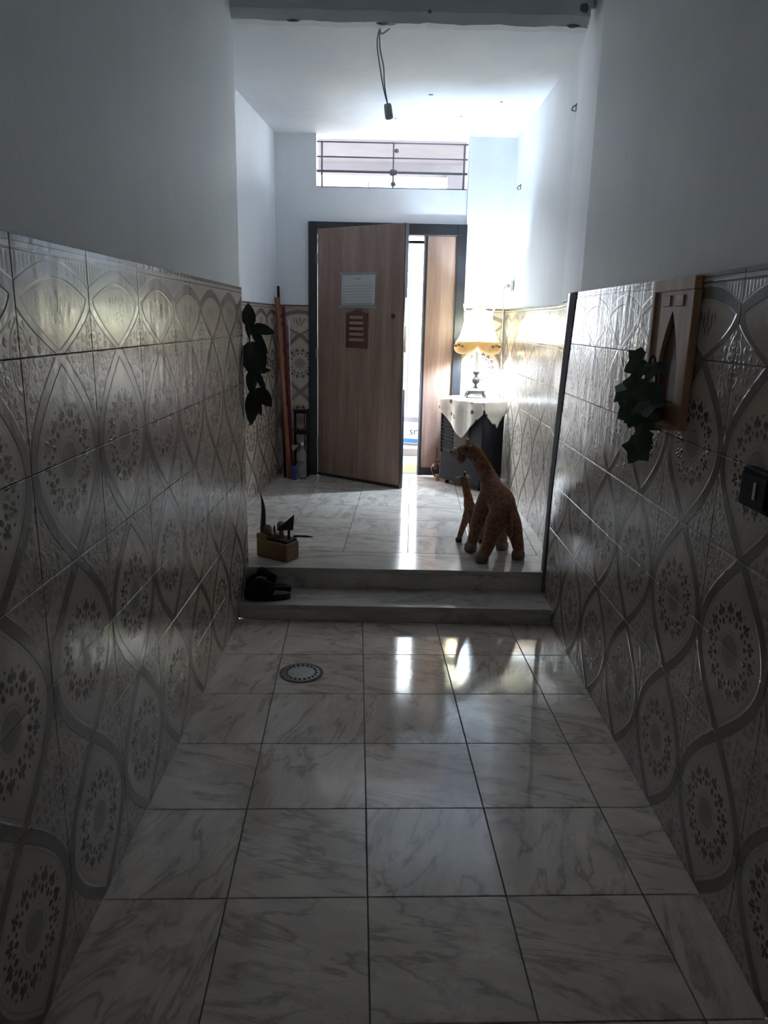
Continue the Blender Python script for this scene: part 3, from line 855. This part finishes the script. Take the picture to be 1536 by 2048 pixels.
lathe('stem', [(0.018, 0.082), (0.008, 0.100), (0.012, 0.112), (0.030, 0.126), (0.034, 0.146), (0.026, 0.162), (0.010, 0.172), (0.010, 0.184), (0.026, 0.200), (0.030, 0.212), (0.022, 0.224), (0.015, 0.235), (0.010, 0.350), (0.013, 0.358), (0.013, 0.380), (0.016, 0.384), (0.016, 0.43)], 'brass', lp, 20)
BZ = 0.515
lathe('bulb', [(0.002, BZ-0.075), (0.014, BZ-0.07), (0.016, BZ-0.045), (0.030, BZ-0.015), (0.034, BZ+0.012), (0.026, BZ+0.034), (0.010, BZ+0.046), (0.001, BZ+0.048)], 'bulb', lp, 20)
# shade: bell with four lobes, points up at the top and round drooping lobes at the bottom
NL = 4; PH = R(52)
def shm(r, z, a, k):
    c_ = abs(math.cos(NL*(a+PH)/2))            # 1 in the middle of a lobe, 0 at a seam
    t = (z - 0.375)/0.345
    lob = 0.83 + 0.20*c_**0.7
    zz = z
    if t < 0.30: zz = z - (0.30-t)*0.24*(c_**0.6 - 0.62)
    if t > 0.82: zz = z + (t-0.82)*0.34*((1-c_)**1.2 - 0.2); lob += (t-0.82)*0.9*(1-c_)**1.5
    return r*lob, zz
prof = [(0.190, 0.470), (0.170, 0.495), (0.156, 0.530), (0.142, 0.580), (0.129, 0.625), (0.119, 0.660), (0.116, 0.680), (0.122, 0.700), (0.134, 0.722)]
sh = lathe('shade', prof, 'shade', lp, 96, False, mod=shm)
md = sh.modifiers.new('t', 'SOLIDIFY'); md.thickness = 0.0012
skirt = [(0.178, 0.388), (0.196, 0.392), (0.209, 0.402), (0.214, 0.416), (0.206, 0.428), (0.210, 0.440), (0.202, 0.452), (0.204, 0.462), (0.190, 0.470)]
sh = lathe('gold_skirt', skirt, 'gold', lp, 96, False, mod=shm)
md = sh.modifiers.new('t', 'SOLIDIFY'); md.thickness = 0.0012
for k in range(NL):
    a = 2*PI*k/NL - PH
    bm = bmesh.new()
    for s in (-1, 0, 1):
        aa = a + s*0.17
        rr, zz = shm(0.213, 0.440 + (0.008 if s == 0 else 0), aa, 0)
        ball_bm(bm, ((rr+0.002)*math.cos(aa), (rr+0.002)*math.sin(aa), zz), 0.015, 10, (1, 1, 0.8))
    link('trim_flower', fin(bm, 'trim_flower', True), 'gold', lp)
wr = thing('wall_plug_lead', (XV, 3.07, 1.90), 'white wall socket with a plugged lead running down behind the lamp', 'socket')
box('socket', -0.022, -0.001, -0.035, 0.035, -0.045, 0.045, 'white_p', wr, 0.004)
box('plug', -0.055, -0.020, -0.016, 0.016, -0.014, 0.014, 'wire', wr, 0.004)
tube('cable', smooth_pts([(-0.055, 0, 0), (-0.075, -0.01, -0.03), (-0.07, 0.0, -0.10), (-0.055, 0.03, -0.45), (-0.045, 0.05, -0.80), (-0.05, 0.0, -0.90)], 8), 0.0035, 'wire', wr)
c2 = thing('lamp_switch', (1.035, 2.93, Z2+HH+0.012), 'small white inline switch with cord lying on the cloth', 'switch')
box('body', -0.022, 0.022, -0.012, 0.012, 0.0, 0.022, 'white_p', c2, 0.005, (0, 0, 0), (0, 0, R(-25)))
tube('cable', smooth_pts([(-0.02, 0.008, 0.008), (-0.06, 0.05, 0.006), (-0.11, 0.06, 0.006)], 6), 0.003, 'wire', c2)

# ------------------------------------------------------------------ hanging bulb holder
bh = thing('bulb_holder', (0.055, 1.02, 2.74), 'grey bulb holder hanging from two twisted wires under the beam', 'bulb holder')
def HW_(pts): return [Vector(p) - Vector((0.055, 1.02, 2.74)) for p in pts]
top = (0.018, 0.96, 3.06)
tube('wire', smooth_pts(HW_([(0.07, 0.80, 3.008), (0.03, 0.86, 3.004), top, (0.006, 1.0, 3.00), (0.028, 1.01, 2.87), (0.046, 1.02, 2.79), (0.066, 1.02, 2.725)]), 6), 0.0036, 'wire', bh)
tube('wire', smooth_pts(HW_([top, (0.022, 1.0, 2.98), (0.042, 1.01, 2.90), (0.048, 1.02, 2.82), (0.066, 1.02, 2.725)]), 6), 0.0036, 'wire', bh)
lathe('socket', [(0.004, 0.0), (0.018, -0.003), (0.021, -0.014), (0.022, -0.072), (0.018, -0.075), (0.016, -0.060), (0.004, -0.058)], 'bakelite', bh, 20, True, (0.066-0.055, 0, 2.727-2.74), (0, R(-9), 0))

# wall fittings
def fitting(loc, lab):
    t = thing('wall_hook', loc, lab, 'hook')
    box('plate', -0.004, 0.0, -0.014, 0.014, -0.020, 0.020, 'iron', t, 0.001)
    tube('hook', smooth_pts([(-0.003, 0, 0.012), (-0.022, -0.012, 0.0), (-0.030, -0.028, -0.020), (-0.018, -0.036, -0.026)], 5), 0.0035, 'iron', t)
fitting((XV+0.009, 1.30, 2.80), 'small iron hook high on the wall near the beam')
fitting((XV+0.009, 3.03, 2.66), 'small iron hook on the wall above the lamp')

# ------------------------------------------------------------------ left corner: planks, sticks, rack, bottle
pk = tag(link('orange_plank', None), 'long orange wooden plank leaning in the corner by the door', 'plank')
def leaner(o, b, t, w, d, mat, name='board', bev=0.002):
    b = Vector(b); t = Vector(t); o.location = b
    ax = (t-b); L = ax.length; q = ax.to_track_quat('Z', 'Y')
    o.rotation_mode = 'QUATERNION'; o.rotation_quaternion = q
    box(name, -w/2, w/2, -d/2, d/2, 0, L, mat, o, bev)
leaner(pk, (-0.748, 3.16, Z2), (-0.846, 3.22, 1.775), 0.040, 0.022, 'orange_wood')
rd = tag(link('red_stick', None), 'dark red stick leaning behind the orange plank', 'stick')
leaner(rd, (-0.728, 3.265, Z2), (-0.800, 3.300, 1.70), 0.034, 0.016, 'red')
bk = tag(link('black_stick', None), 'tall thin black stick standing above the plank in the corner', 'stick')
leaner(bk, (-0.790, 3.20, Z2), (-0.845, 3.305, 1.87), 0.020, 0.016, 'black')
for k, (x, z0, z1, nm) in enumerate(((-0.775, 0.60, 1.60, 'a'), (-0.748, 0.60, 1.59, 'b'))):
    o = tag(link('white_tube', None), ('thin white plastic tube next to the dark red stick', 'thin white plastic tube between its twin and the black rack')[k], 'tube', 'white tubes in the corner')
    o.location = (x+0.018, 3.330, Z2)
    tube('pipe', [(0, 0, 0), (-0.030, 0.012, z1-Z2)], 0.006, 'white_p', o)
rk = thing('black_rack', (-0.652, 3.285, Z2), 'low black metal rack standing in the corner beside the door frame', 'rack')
for x in (-0.055, 0.058):
    for y in (-0.045, 0.045): tube('leg', [(x, y, 0.0), (x, y, 0.60)], 0.0085 if x > 0 else 0.006, 'black', rk)
for z in (0.40, 0.585):
    bm = bmesh.new(); box_bm(bm, -0.062, 0.066, -0.055, 0.055, z-0.012, z+0.012); link('shelf', fin(bm, 'shelf', False, 0.003), 'black', rk)
tube('post', [(0.035, -0.045, 0.2), (0.035, -0.045, 0.62)], 0.0045, 'black', rk)
bt = thing('water_bottle', (-0.632, 3.17, Z2), 'clear plastic bottle standing before the black rack', 'bottle')
lathe('bottle', [(0.0, 0.0), (0.034, 0.0), (0.038, 0.01), (0.037, 0.09), (0.034, 0.10), (0.037, 0.11), (0.038, 0.20), (0.028, 0.25), (0.013, 0.285), (0.013, 0.30)], 'bottle', bt, 20, False)
lathe('cap', [(0.0, 0.326), (0.015, 0.325), (0.016, 0.300), (0.013, 0.298)], 'white_p', bt, 16, False)
bl = thing('blue_container', (-0.700, 3.12, Z2), 'small dark blue container at the foot of the plank', 'container')
box('body', -0.022, 0.026, -0.03, 0.03, 0.0, 0.125, 'blue', bl, 0.006)
lathe('neck', [(0.016, 0.124), (0.012, 0.135), (0.012, 0.15), (0.0, 0.152)], 'black', bl, 14, False)
pm = thing('rag', (-0.727, 3.172, Z2+0.27), 'small pinkish rag hanging on the plank', 'rag')
prism('cloth', [(0.0, 0.03), (0.060, 0.034), (0.030, -0.012), (0.006, -0.02)], -0.004, 0.004, 'plaque_line', pm, 'XZ', 0.001)

# ------------------------------------------------------------------ plants
def leaf_mesh(L, Wd, droop=0.25, fold=0.18, n=9, tip=1.0):
    """smooth pointed leaf along +x, mid rib on the axis, thin but solid"""
    bm = bmesh.new(); rows = []
    for i in range(n+1):
        t = i/n
        w = Wd*0.5*(math.sin(PI*t**0.85)**0.75)*(1-0.15*t) if 0 < t < 1 else 0.0008
        x = L*t; z = -droop*L*t*t
        rows.append([bm.verts.new((x, s*w, z + abs(s)*w*fold)) for s in (-1, -0.5, 0, 0.5, 1)])
    for a, b in zip(rows, rows[1:]):
        for k in range(4): bm.faces.new((a[k], a[k+1], b[k+1], b[k]))
    bmesh.ops.solidify(bm, geom=bm.faces[:], thickness=0.0012)
    return fin(bm, 'leaf', True)
def ivy_mesh(r):
    """five pointed ivy leaf lying in xy, stalk at the origin, tip to +x"""
    pts = []
    lob = ((-152, 0.55), (-120, 0.72), (-92, 0.60), (-62, 0.92), (-30, 0.72), (-12, 0.95), (0, 1.14), (12, 0.95), (30, 0.72), (62, 0.92), (92, 0.60), (120, 0.72), (152, 0.55))
    bm = bmesh.new(); c = bm.verts.new((0.28*r, 0, 0.0)); st_ = bm.verts.new((0, 0, 0.02*r))
    vs = []
    for a, q in lob:
        x = 0.28*r + q*r*math.cos(R(a))*0.85; y = q*r*math.sin(R(a))*0.9
        vs.append(bm.verts.new((x, y, -0.10*r*(q-0.4) + 0.06*r*math.sin(R(a)*3))))
    for p, q in zip(vs, vs[1:]): bm.faces.new((c, p, q))
    bm.faces.new((c, vs[-1], st_)); bm.faces.new((c, st_, vs[0]))
    bmesh.ops.solidify(bm, geom=bm.faces[:], thickness=0.0014)
    return fin(bm, 'leaf')
def aim(o, p, d, nrm):
    """put the leaf at p, x axis along d, z axis near nrm"""
    x = Vector(d).normalized(); z = Vector(nrm); z = (z - x*z.dot(x)).normalized(); y = z.cross(x)
    o.matrix_local = Matrix.Translation(p) @ Matrix((x, y, z)).transposed().to_4x4()
hp = thing('hanging_plant', (XL+0.005, 0.79, 1.45), 'dark broad leaved plant hanging at the end of the left wall', 'plant')
def HPv(x, z, y=0.79): return Vector((x - (XL+0.005), y - 0.79, z - 1.45))
tube('stem', smooth_pts([HPv(-0.688, 1.60), HPv(-0.662, 1.54), HPv(-0.660, 1.44), HPv(-0.640, 1.33), HPv(-0.638, 1.22), HPv(-0.635, 1.17)], 5), 0.0045, 'stem', hp)
for (x0, z0, x1, z1, wd, dr_, dy) in ((-0.660, 1.548, -0.667, 1.672, 0.066, 0.06, 0.0), (-0.648, 1.555, -0.528, 1.527, 0.050, 0.22, -0.02), (-0.655, 1.55, -0.570, 1.415, 0.040, 0.1, 0.02),
        (-0.668, 1.472, -0.660, 1.300, 0.082, 0.05, 0.0), (-0.648, 1.475, -0.585, 1.325, 0.085, 0.08, -0.03), (-0.655, 1.33, -0.660, 1.185, 0.052, 0.05, 0.01), (-0.640, 1.335, -0.575, 1.195, 0.030, 0.15, 0.0),
        (-0.640, 1.315, -0.555, 1.325, 0.030, 0.3, -0.02), (-0.640, 1.222, -0.668, 1.022, 0.072, 0.03, 0.0), (-0.632, 1.222, -0.552, 1.122, 0.066, 0.12, 0.02), (-0.650, 1.20, -0.615, 1.07, 0.045, 0.06, 0.03),
        (-0.668, 1.60, -0.690+0.02, 1.49, 0.030, 0.1, 0.02)):
    p0 = HPv(x0, z0, 0.79+dy*0.5); p1 = HPv(x1, z1, 0.79+dy); dv = p1 - p0
    o = link('leaf', leaf_mesh(dv.length*1.05, wd*1.3, dr_), 'leaf', hp)
    aim(o, p0, dv + Vector((0, 0, 0)), Vector((0.25*random.uniform(-1, 1), -1, 0.15)))
tube('twig', smooth_pts([HPv(-0.640, 1.325), HPv(-0.585, 1.352), HPv(-0.525, 1.378)], 5), 0.0025, 'stem', hp)
tube('twig', smooth_pts([HPv(-0.575, 1.36), HPv(-0.535, 1.33), HPv(-0.512, 1.275), HPv(-0.515, 1.25)], 5), 0.002, 'stem', hp)
tube('twig', smooth_pts([HPv(-0.615, 1.43), HPv(-0.560, 1.385), HPv(-0.53, 1.345)], 5), 0.002, 'stem', hp)

# wooden niche on the right wall with ivy
nc = thing('wall_niche', (XR, -0.905, 1.285), 'tall wooden wall niche with pointed arch above the ivy', 'niche')
hw = 0.165; Hn = 0.465; dp = 0.020
arch = []
for k in range(9):
    t = k/8; arch.append((-0.085*(1 - t**1.7), 0.16 + 0.205*t))
arch_r = [(-a, b) for a, b in arch[::-1]][1:]
opening = [(-0.085, 0.07)] + arch + arch_r + [(0.085, 0.07)]
bm = bmesh.new()
outer = []
for a, b in opening:
    # matching point on the rectangle outline
    if b <= 0.0701: outer.append((math.copysign(hw, a), 0.0))
    elif abs(a) > 0.055: outer.append((math.copysign(hw, a), b*1.05))
    else: outer.append((a/0.055*hw, Hn-0.03))
def yz(a, b, x): return bm.verts.new((x, -a, b))
lay = []
for x in (-dp, -0.004):
    lay.append(([yz(a, b, x) for a, b in outer], [yz(a, b, x) for a, b in opening]))
n = len(opening)
for li in (0, 1):
    for i in range(n):
        j = (i+1) % n
        try: bm.faces.new((lay[li][0][i], lay[li][0][j], lay[li][1][j], lay[li][1][i]))
        except ValueError: pass
for i in range(n):
    j = (i+1) % n
    bm.faces.new((lay[0][0][i], lay[0][0][j], lay[1][0][j], lay[1][0][i]))
    bm.faces.new((lay[0][1][i], lay[0][1][j], lay[1][1][j], lay[1][1][i]))
link('arch_panel', fin(bm, 'arch_panel'), 'niche', nc)
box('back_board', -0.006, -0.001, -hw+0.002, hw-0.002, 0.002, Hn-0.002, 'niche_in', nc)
box('top_rail', -dp-0.006, -0.002, -hw-0.004, hw+0.004, Hn-0.040, Hn, 'niche', nc, 0.003)
for s in (-1, 1): box('side_rail', -dp-0.008, -0.002, s*hw-0.012, s*hw+0.012, 0.0, Hn-0.04, 'niche', nc, 0.003)
for s in (-1, 1): box('corner_block', -dp-0.004, -dp+0.004, s*0.055-0.032, s*0.055+0.032, Hn-0.088, Hn-0.052, 'niche', nc, 0.003)
box('shelf', -0.075, -0.002, -hw, hw, 0.0, 0.016, 'niche', nc, 0.003)
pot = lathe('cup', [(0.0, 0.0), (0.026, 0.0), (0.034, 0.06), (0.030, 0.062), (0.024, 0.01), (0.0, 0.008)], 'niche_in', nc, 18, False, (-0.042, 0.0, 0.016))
iv = thing('ivy_garland', (XR-0.05, -0.90, 1.40), 'dark green ivy spray hanging out of the wooden niche', 'plant')
def IV(y, z, x=XR-0.075): return Vector((x-(XR-0.05), y+0.90, z-1.40))
tube('stem', smooth_pts([IV(-0.92, 1.36, XR-0.045), IV(-0.90, 1.50, XR-0.06), IV(-0.885, 1.47, XR-0.075), IV(-0.88, 1.38), IV(-0.90, 1.30), IV(-0.915, 1.22), IV(-0.92, 1.18, XR-0.05)], 5), 0.004, 'stem', iv)
tube('twig', smooth_pts([IV(-0.80, 1.36), IV(-0.72, 1.33), IV(-0.70, 1.29)], 5), 0.002, 'stem', iv)
tube('twig', smooth_pts([IV(-0.88, 1.45), IV(-0.80, 1.44), IV(-0.74, 1.425)], 5), 0.002, 'stem', iv)
for (y, z, r, ty, tz) in ((-0.90, 1.495, 0.085, 0.55, -0.35), (-0.955, 1.485, 0.070, -0.5, -0.5), (-0.885, 1.43, 0.085, 0.3, -0.8), (-0.965, 1.42, 0.080, -0.3, -0.9), (-0.80, 1.385, 0.095, 1.0, 0.1),
        (-0.83, 1.345, 0.095, 0.8, -0.7), (-0.90, 1.36, 0.090, 0.0, -1.0), (-1.00, 1.37, 0.085, -0.8, -0.4), (-0.98, 1.33, 0.080, -0.3, -0.9), (-0.92, 1.225, 0.080, 0.25, -0.9), (-0.975, 1.265, 0.060, -0.4, -0.8), (-0.86, 1.32, 0.07, 0.7, -0.6)):
    o = link('leaf', ivy_mesh(r*0.9), 'ivy', iv)
    aim(o, IV(y, z, XR-0.075-random.uniform(0, 0.025)), Vector((-0.35, ty, tz)), Vector((-0.6, -0.8+random.uniform(-0.25, 0.25), 0.25+random.uniform(-0.3, 0.3))))

# socket at the right wall
so = thing('wall_socket', (XR, -1.605, 1.213), 'black wall socket box on the patterned tiles below the niche', 'socket')
box('box', -0.030, -0.001, -0.075, 0.075, -0.050, 0.050, 'black', so, 0.005)
box('plate', -0.036, -0.030, -0.060, 0.066, -0.038, 0.038, 'black', so, 0.003)
box('rocker', -0.039, -0.035, -0.014, -0.004, -0.022, 0.022, 'white_p', so, 0.002)

# ------------------------------------------------------------------ plush giraffes (skin over a jointed skeleton)
def plush_body(name, chains, mat, parent, vox):
    """tapered limbs grown together into one continuous soft surface"""
    bm = bmesh.new()
    for ch in chains:
        P = smooth_pts([c[:3] for c in ch], 4)
        Rr = []
        for a, b in zip(ch, ch[1:]): Rr += [a[3] + (b[3]-a[3])*k/4 for k in range(4)]
        Rr.append(ch[-1][3])
        tube_bm(bm, P, Rr, 16)
        for p, r in ((P[0], Rr[0]), (P[-1], Rr[-1])): ball_bm(bm, p, r, 14)
    o = link(name, fin(bm, name, True), mat, parent)
    m1 = o.modifiers.new('grow', 'REMESH'); m1.mode = 'VOXEL'; m1.voxel_size = vox; m1.use_smooth_shade = True
    m2 = o.modifiers.new('soft', 'SMOOTH'); m2.factor = 0.5; m2.iterations = 8
    return o
gb = thing('plush_giraffe', (0.78, 1.00, Z2), 'large plush giraffe bending its neck over the small one on the landing', 'plush toy')
O = Vector((0.78, 1.00, Z2))
def LV_(l): return [tuple(Vector(v[:3]) - O) + (v[3],) for v in l]
V = LV_([(0.815, 0.955, 0.505, 0.082),    # 0 rump (root)
     (0.800, 1.015, 0.560, 0.086),        # 1 back
     (0.765, 1.070, 0.600, 0.082),        # 2 shoulder
     (0.738, 1.105, 0.665, 0.060),        # 3 neck base
     (0.700, 1.130, 0.735, 0.048),        # 4
     (0.655, 1.150, 0.795, 0.042),        # 5
     (0.618, 1.160, 0.825, 0.042),        # 6 poll
     (0.585, 1.165, 0.832, 0.042),        # 7 brow
     (0.555, 1.172, 0.818, 0.034),        # 8 face
     (0.762, 0.915, 0.430, 0.064),        # 9 hip L
     (0.735, 0.890, 0.345, 0.044),        # 10 knee L
     (0.706, 0.868, 0.275, 0.036),        # 11 ankle L
     (0.690, 0.858, 0.250, 0.036),        # 12 foot L
     (0.872, 0.965, 0.420, 0.060),        # 13 hip R
     (0.902, 0.955, 0.335, 0.042),        # 14
     (0.918, 0.945, 0.270, 0.035),        # 15
     (0.915, 0.935, 0.250, 0.034),        # 16
     (0.700, 1.085, 0.450, 0.056),        # 17 fore L
     (0.670, 1.080, 0.350, 0.040),        # 18
     (0.650, 1.078, 0.270, 0.035),        # 19
     (0.644, 1.074, 0.250, 0.034),        # 20
     (0.800, 1.120, 0.450, 0.054),        # 21 fore R
     (0.835, 1.125, 0.345, 0.040),        # 22
     (0.845, 1.128, 0.270, 0.034),        # 23
     (0.845, 1.122, 0.250, 0.034)])       # 24
plush_body('body', [V[0:9], [V[0]] + V[9:13], [V[0]] + V[13:17], [V[2]] + V[17:21], [V[2]] + V[21:25]], 'plush', gb, 0.007)
def gpart(name, c, r, mat, sc, par, base):
    return ball(name, tuple(Vector(c) - base), r, mat, par, sc, 16)
gpart('muzzle', (0.537, 1.176, 0.815), 0.037, 'muzzle', (1.15, 0.95, 0.9), gb, O)
gpart('nostril', (0.502, 1.160, 0.826), 0.008, 'box_dark', (1, 1, 1), gb, O)
gpart('nostril', (0.508, 1.190, 0.826), 0.008, 'box_dark', (1, 1, 1), gb, O)
for c in ((0.594, 1.125, 0.850), (0.590, 1.203, 0.848)): gpart('eye', c, 0.009, 'black', (1, 1, 1), gb, O)
for y in (1.148, 1.186):
    tube('horn', [Vector((0.604, y, 0.852))-O, Vector((0.602, y, 0.885))-O, Vector((0.600, y, 0.905))-O], [0.014, 0.0145, 0.013], 'muzzle', gb, 12)
for sgn, c in ((-1, (0.640, 1.100, 0.812)), (1, (0.640, 1.222, 0.815))):
    o = link('ear', leaf_mesh(0.062, 0.036, 0.1, 0.4), 'muzzle', gb); aim(o, Vector(c) - O + Vector((0, -0.01*sgn*-1, 0)), Vector((-0.35, sgn*0.8, -0.75)), Vector((-1, 0, 0.2)))
gpart('chin', (0.568, 1.150, 0.782), 0.030, 'plush', (0.9, 0.8, 1.05), gb, O)
tube('mane', [Vector(p)-O for p in ((0.632, 1.152, 0.868), (0.668, 1.143, 0.838), (0.712, 1.122, 0.782), (0.757, 1.095, 0.716), (0.790, 1.065, 0.668))], [0.012, 0.019, 0.017, 0.015, 0.008], 'mane', gb, 10)
tube('tail', smooth_pts([Vector(p)-O for p in ((0.838, 0.890, 0.515), (0.848, 0.866, 0.46), (0.846, 0.862, 0.40), (0.842, 0.866, 0.37))], 4), [0.013]*8 + [0.014, 0.016, 0.018, 0.014, 0.006], 'plush', gb, 10)
for (x, y) in ((0.684, 0.852), (0.915, 0.932), (0.642, 1.072), (0.846, 1.122)):
    lathe('hoof', [(0.0, 0.0), (0.036, 0.0), (0.041, 0.014), (0.040, 0.040), (0.030, 0.056), (0.0, 0.058)], 'foot', gb, 18, False, (x-O.x, y-O.y, 0.0))

gs = thing('plush_giraffe', (0.64, 1.20, Z2), 'small plush giraffe standing under the head of the large one', 'plush toy')
O2 = Vector((0.64, 1.20, Z2))
V = [tuple(Vector(v[:3]) - O2) + (v[3],) for v in [
     (0.728, 1.232, 0.432, 0.040), (0.650, 1.240, 0.450, 0.040), (0.632, 1.243, 0.515, 0.029), (0.616, 1.243, 0.575, 0.025), (0.604, 1.244, 0.632, 0.025), (0.578, 1.247, 0.632, 0.020),
     (0.625, 1.268, 0.360, 0.025), (0.606, 1.270, 0.300, 0.020), (0.590, 1.272, 0.236, 0.018),
     (0.662, 1.205, 0.360, 0.025), (0.664, 1.195, 0.300, 0.020), (0.664, 1.190, 0.236, 0.018),
     (0.730, 1.268, 0.345, 0.025), (0.733, 1.268, 0.290, 0.020), (0.735, 1.266, 0.236, 0.018),
     (0.745, 1.200, 0.345, 0.025), (0.748, 1.198, 0.290, 0.020), (0.750, 1.196, 0.236, 0.018)]]
plush_body('body', [V[0:6], [V[1]] + V[6:9], [V[1]] + V[9:12], [V[0]] + V[12:15], [V[0]] + V[15:18]], 'plush', gs, 0.005)
ball('muzzle', tuple(Vector((0.568, 1.248, 0.630))-O2), 0.022, 'muzzle', gs, (1.1, 1, 0.95))
for sgn in (-1, 1):
    o = link('ear', leaf_mesh(0.036, 0.022, 0.1, 0.4), 'muzzle', gs); aim(o, Vector((0.612, 1.245+0.018*sgn, 0.650)) - O2, Vector((0.75, sgn*0.7, 0.15)), Vector((0, -0.4, 1)))
    tube('horn', [Vector((0.602, 1.245+0.010*sgn, 0.658))-O2, Vector((0.602, 1.245+0.011*sgn, 0.684))-O2], [0.006, 0.007], 'box_dark', gs, 8)
    ball('eye', tuple(Vector((0.588, 1.245+0.021*sgn, 0.645))-O2), 0.005, 'black', gs)
for (x, y) in ((0.588, 1.272), (0.664, 1.190), (0.735, 1.266), (0.750, 1.196)):
    lathe('hoof', [(0.0, 0.0), (0.020, 0.0), (0.023, 0.008), (0.022, 0.024), (0.0, 0.034)], 'box_dark', gs, 14, False, (x-O2.x, y-O2.y, 0.0))
tube('tail', smooth_pts([Vector(p)-O2 for p in ((0.760, 1.232, 0.440), (0.780, 1.230, 0.41), (0.784, 1.230, 0.37))], 4), 0.006, 'plush', gs)

# ------------------------------------------------------------------ carved wooden block ornament on the landing
WB = math.atan2(0.755-0.880, -0.474+0.672)
wb = thing('carved_ornament', (-0.668, 0.882, Z2), 'yellowish carved wooden block with sail, ball and horn on the landing', 'ornament', WB)
BL, BW = 0.232, 0.122
box('block', 0.0, BL, 0.0, BW, 0.0, 0.112, 'box_wood', wb, 0.010)
box('rim', 0.012, BL-0.008, 0.010, BW-0.010, 0.108, 0.128, 'box_dark', wb, 0.004)
box('rear_block', 0.0, 0.085, 0.0, BW-0.02, 0.108, 0.146, 'box_wood', wb, 0.008)
ball('knob', (0.138, 0.070, 0.196), 0.029, 'ball', wb, (0.92, 0.92, 1.1))
lathe('knob_neck', [(0.026, 0.126), (0.020, 0.140), (0.014, 0.158), (0.018, 0.170)], 'ball', wb, 16)
bpy.data.objects[-1] if False else None
for o_ in wb.children:
    if o_.name.startswith('knob_neck'): o_.location = (0.138, 0.070, 0)
prism('sail', [(-0.078, 0.0), (0.026, 0.002), (0.033, 0.098)], -0.004, 0.004, 'box_dark', wb, 'XZ', 0.001, (0.196, 0.070, 0.178), (0, 0, -WB))
tube('sail_post', [(0.196, 0.070, 0.124), (0.196, 0.070, 0.182)], 0.0085, 'box_dark', wb)
tube('prow', smooth_pts([(0.214, 0.088, 0.140), (0.250, 0.112, 0.142), (0.290, 0.138, 0.140), (0.312, 0.152, 0.138)], 4), [0.007]*6 + [0.0085, 0.007, 0.006, 0.005, 0.004, 0.003, 0.002], 'box_dark', wb)
tube('horn', smooth_pts([(0.030, 0.030, 0.140), (0.030, 0.034, 0.210), (0.030, 0.038, 0.280), (0.020, 0.040, 0.340), (0.006, 0.040, 0.388)], 5), [0.015, 0.016, 0.017, 0.017, 0.0165, 0.016, 0.0155, 0.015, 0.0145, 0.014, 0.013, 0.012, 0.011, 0.010, 0.0085, 0.007, 0.0055, 0.0045, 0.0035, 0.0025, 0.001], 'box_dark', wb, 10)
lathe('seed', [(0.0, 0.0), (0.006, 0.012), (0.008, 0.030), (0.005, 0.046), (0.0, 0.056)], 'leaf', wb, 10, False, (0.102, 0.050, 0.146))
for k, (x, y, z, r) in enumerate(((0.066, 0.030, 0.180, 0.022), (0.050, 0.055, 0.165, 0.024), (0.085, 0.030, 0.150, 0.016), (0.060, 0.020, 0.150, 0.018), (0.115, 0.040, 0.138, 0.016))):
    blob('pebble', (x, y, z), r, r, r, 'ball', wb, 50+k)

# ------------------------------------------------------------------ slippers on the step
def slipper(loc, rz, lab, tilt=0.0, tall=1.0):
    t = thing('slipper', loc, lab, 'slipper', rz, 'black slippers on the step')
    # heel end towards +x, toe end at -x with a fleecy upper
    out = []
    for k in range(28):
        a = 2*PI*k/28; c, s = math.cos(a), math.sin(a)
        out.append((0.128*c, (0.046 if c < 0 else 0.038)*s*(1 - 0.12*c*c)))
    prism('sole', out, 0.0, 0.036, 'sole', t, 'XY', 0.009)
    bm = bmesh.new(); rows = []
    for i in range(11):
        u = i/10; x = -0.124 + 0.150*u
        hgt = tall*(0.030 + 0.062*math.sin(PI*min(1, u*0.78+0.05))**0.8); wd = 0.052*math.sin(PI*(0.16+0.60*u))**0.5
        row = []
        for j in range(13):
            a = PI*j/12
            jit = 1 + 0.05*math.sin(i*2.3+j*1.9)
            row.append(bm.verts.new((x + 0.02*(math.sin(a))*u, wd*math.cos(a)*jit, 0.018 + hgt*math.sin(a)*jit)))
        rows.append(row)
    for a, b in zip(rows, rows[1:]):
        for j in range(12): bm.faces.new((a[j], a[j+1], b[j+1], b[j]))
    bm.faces.new(rows[0])
    bmesh.ops.solidify(bm, geom=bm.faces[:], thickness=0.006)
    link('upper', fin(bm, 'upper', True), 'slipper', t)
    blob('pompom', (-0.035, 0.0, 0.018 + 0.092*tall), 0.030, 0.026, 0.018*tall, 'slipper', t, 77)
    return t
slipper((-0.545, 0.502, Z1), R(4), 'black fleece slipper near the front edge of the step')
slipper((-0.556, 0.622, Z1), R(-2), 'black fleece slipper close against the riser', tall=1.12)
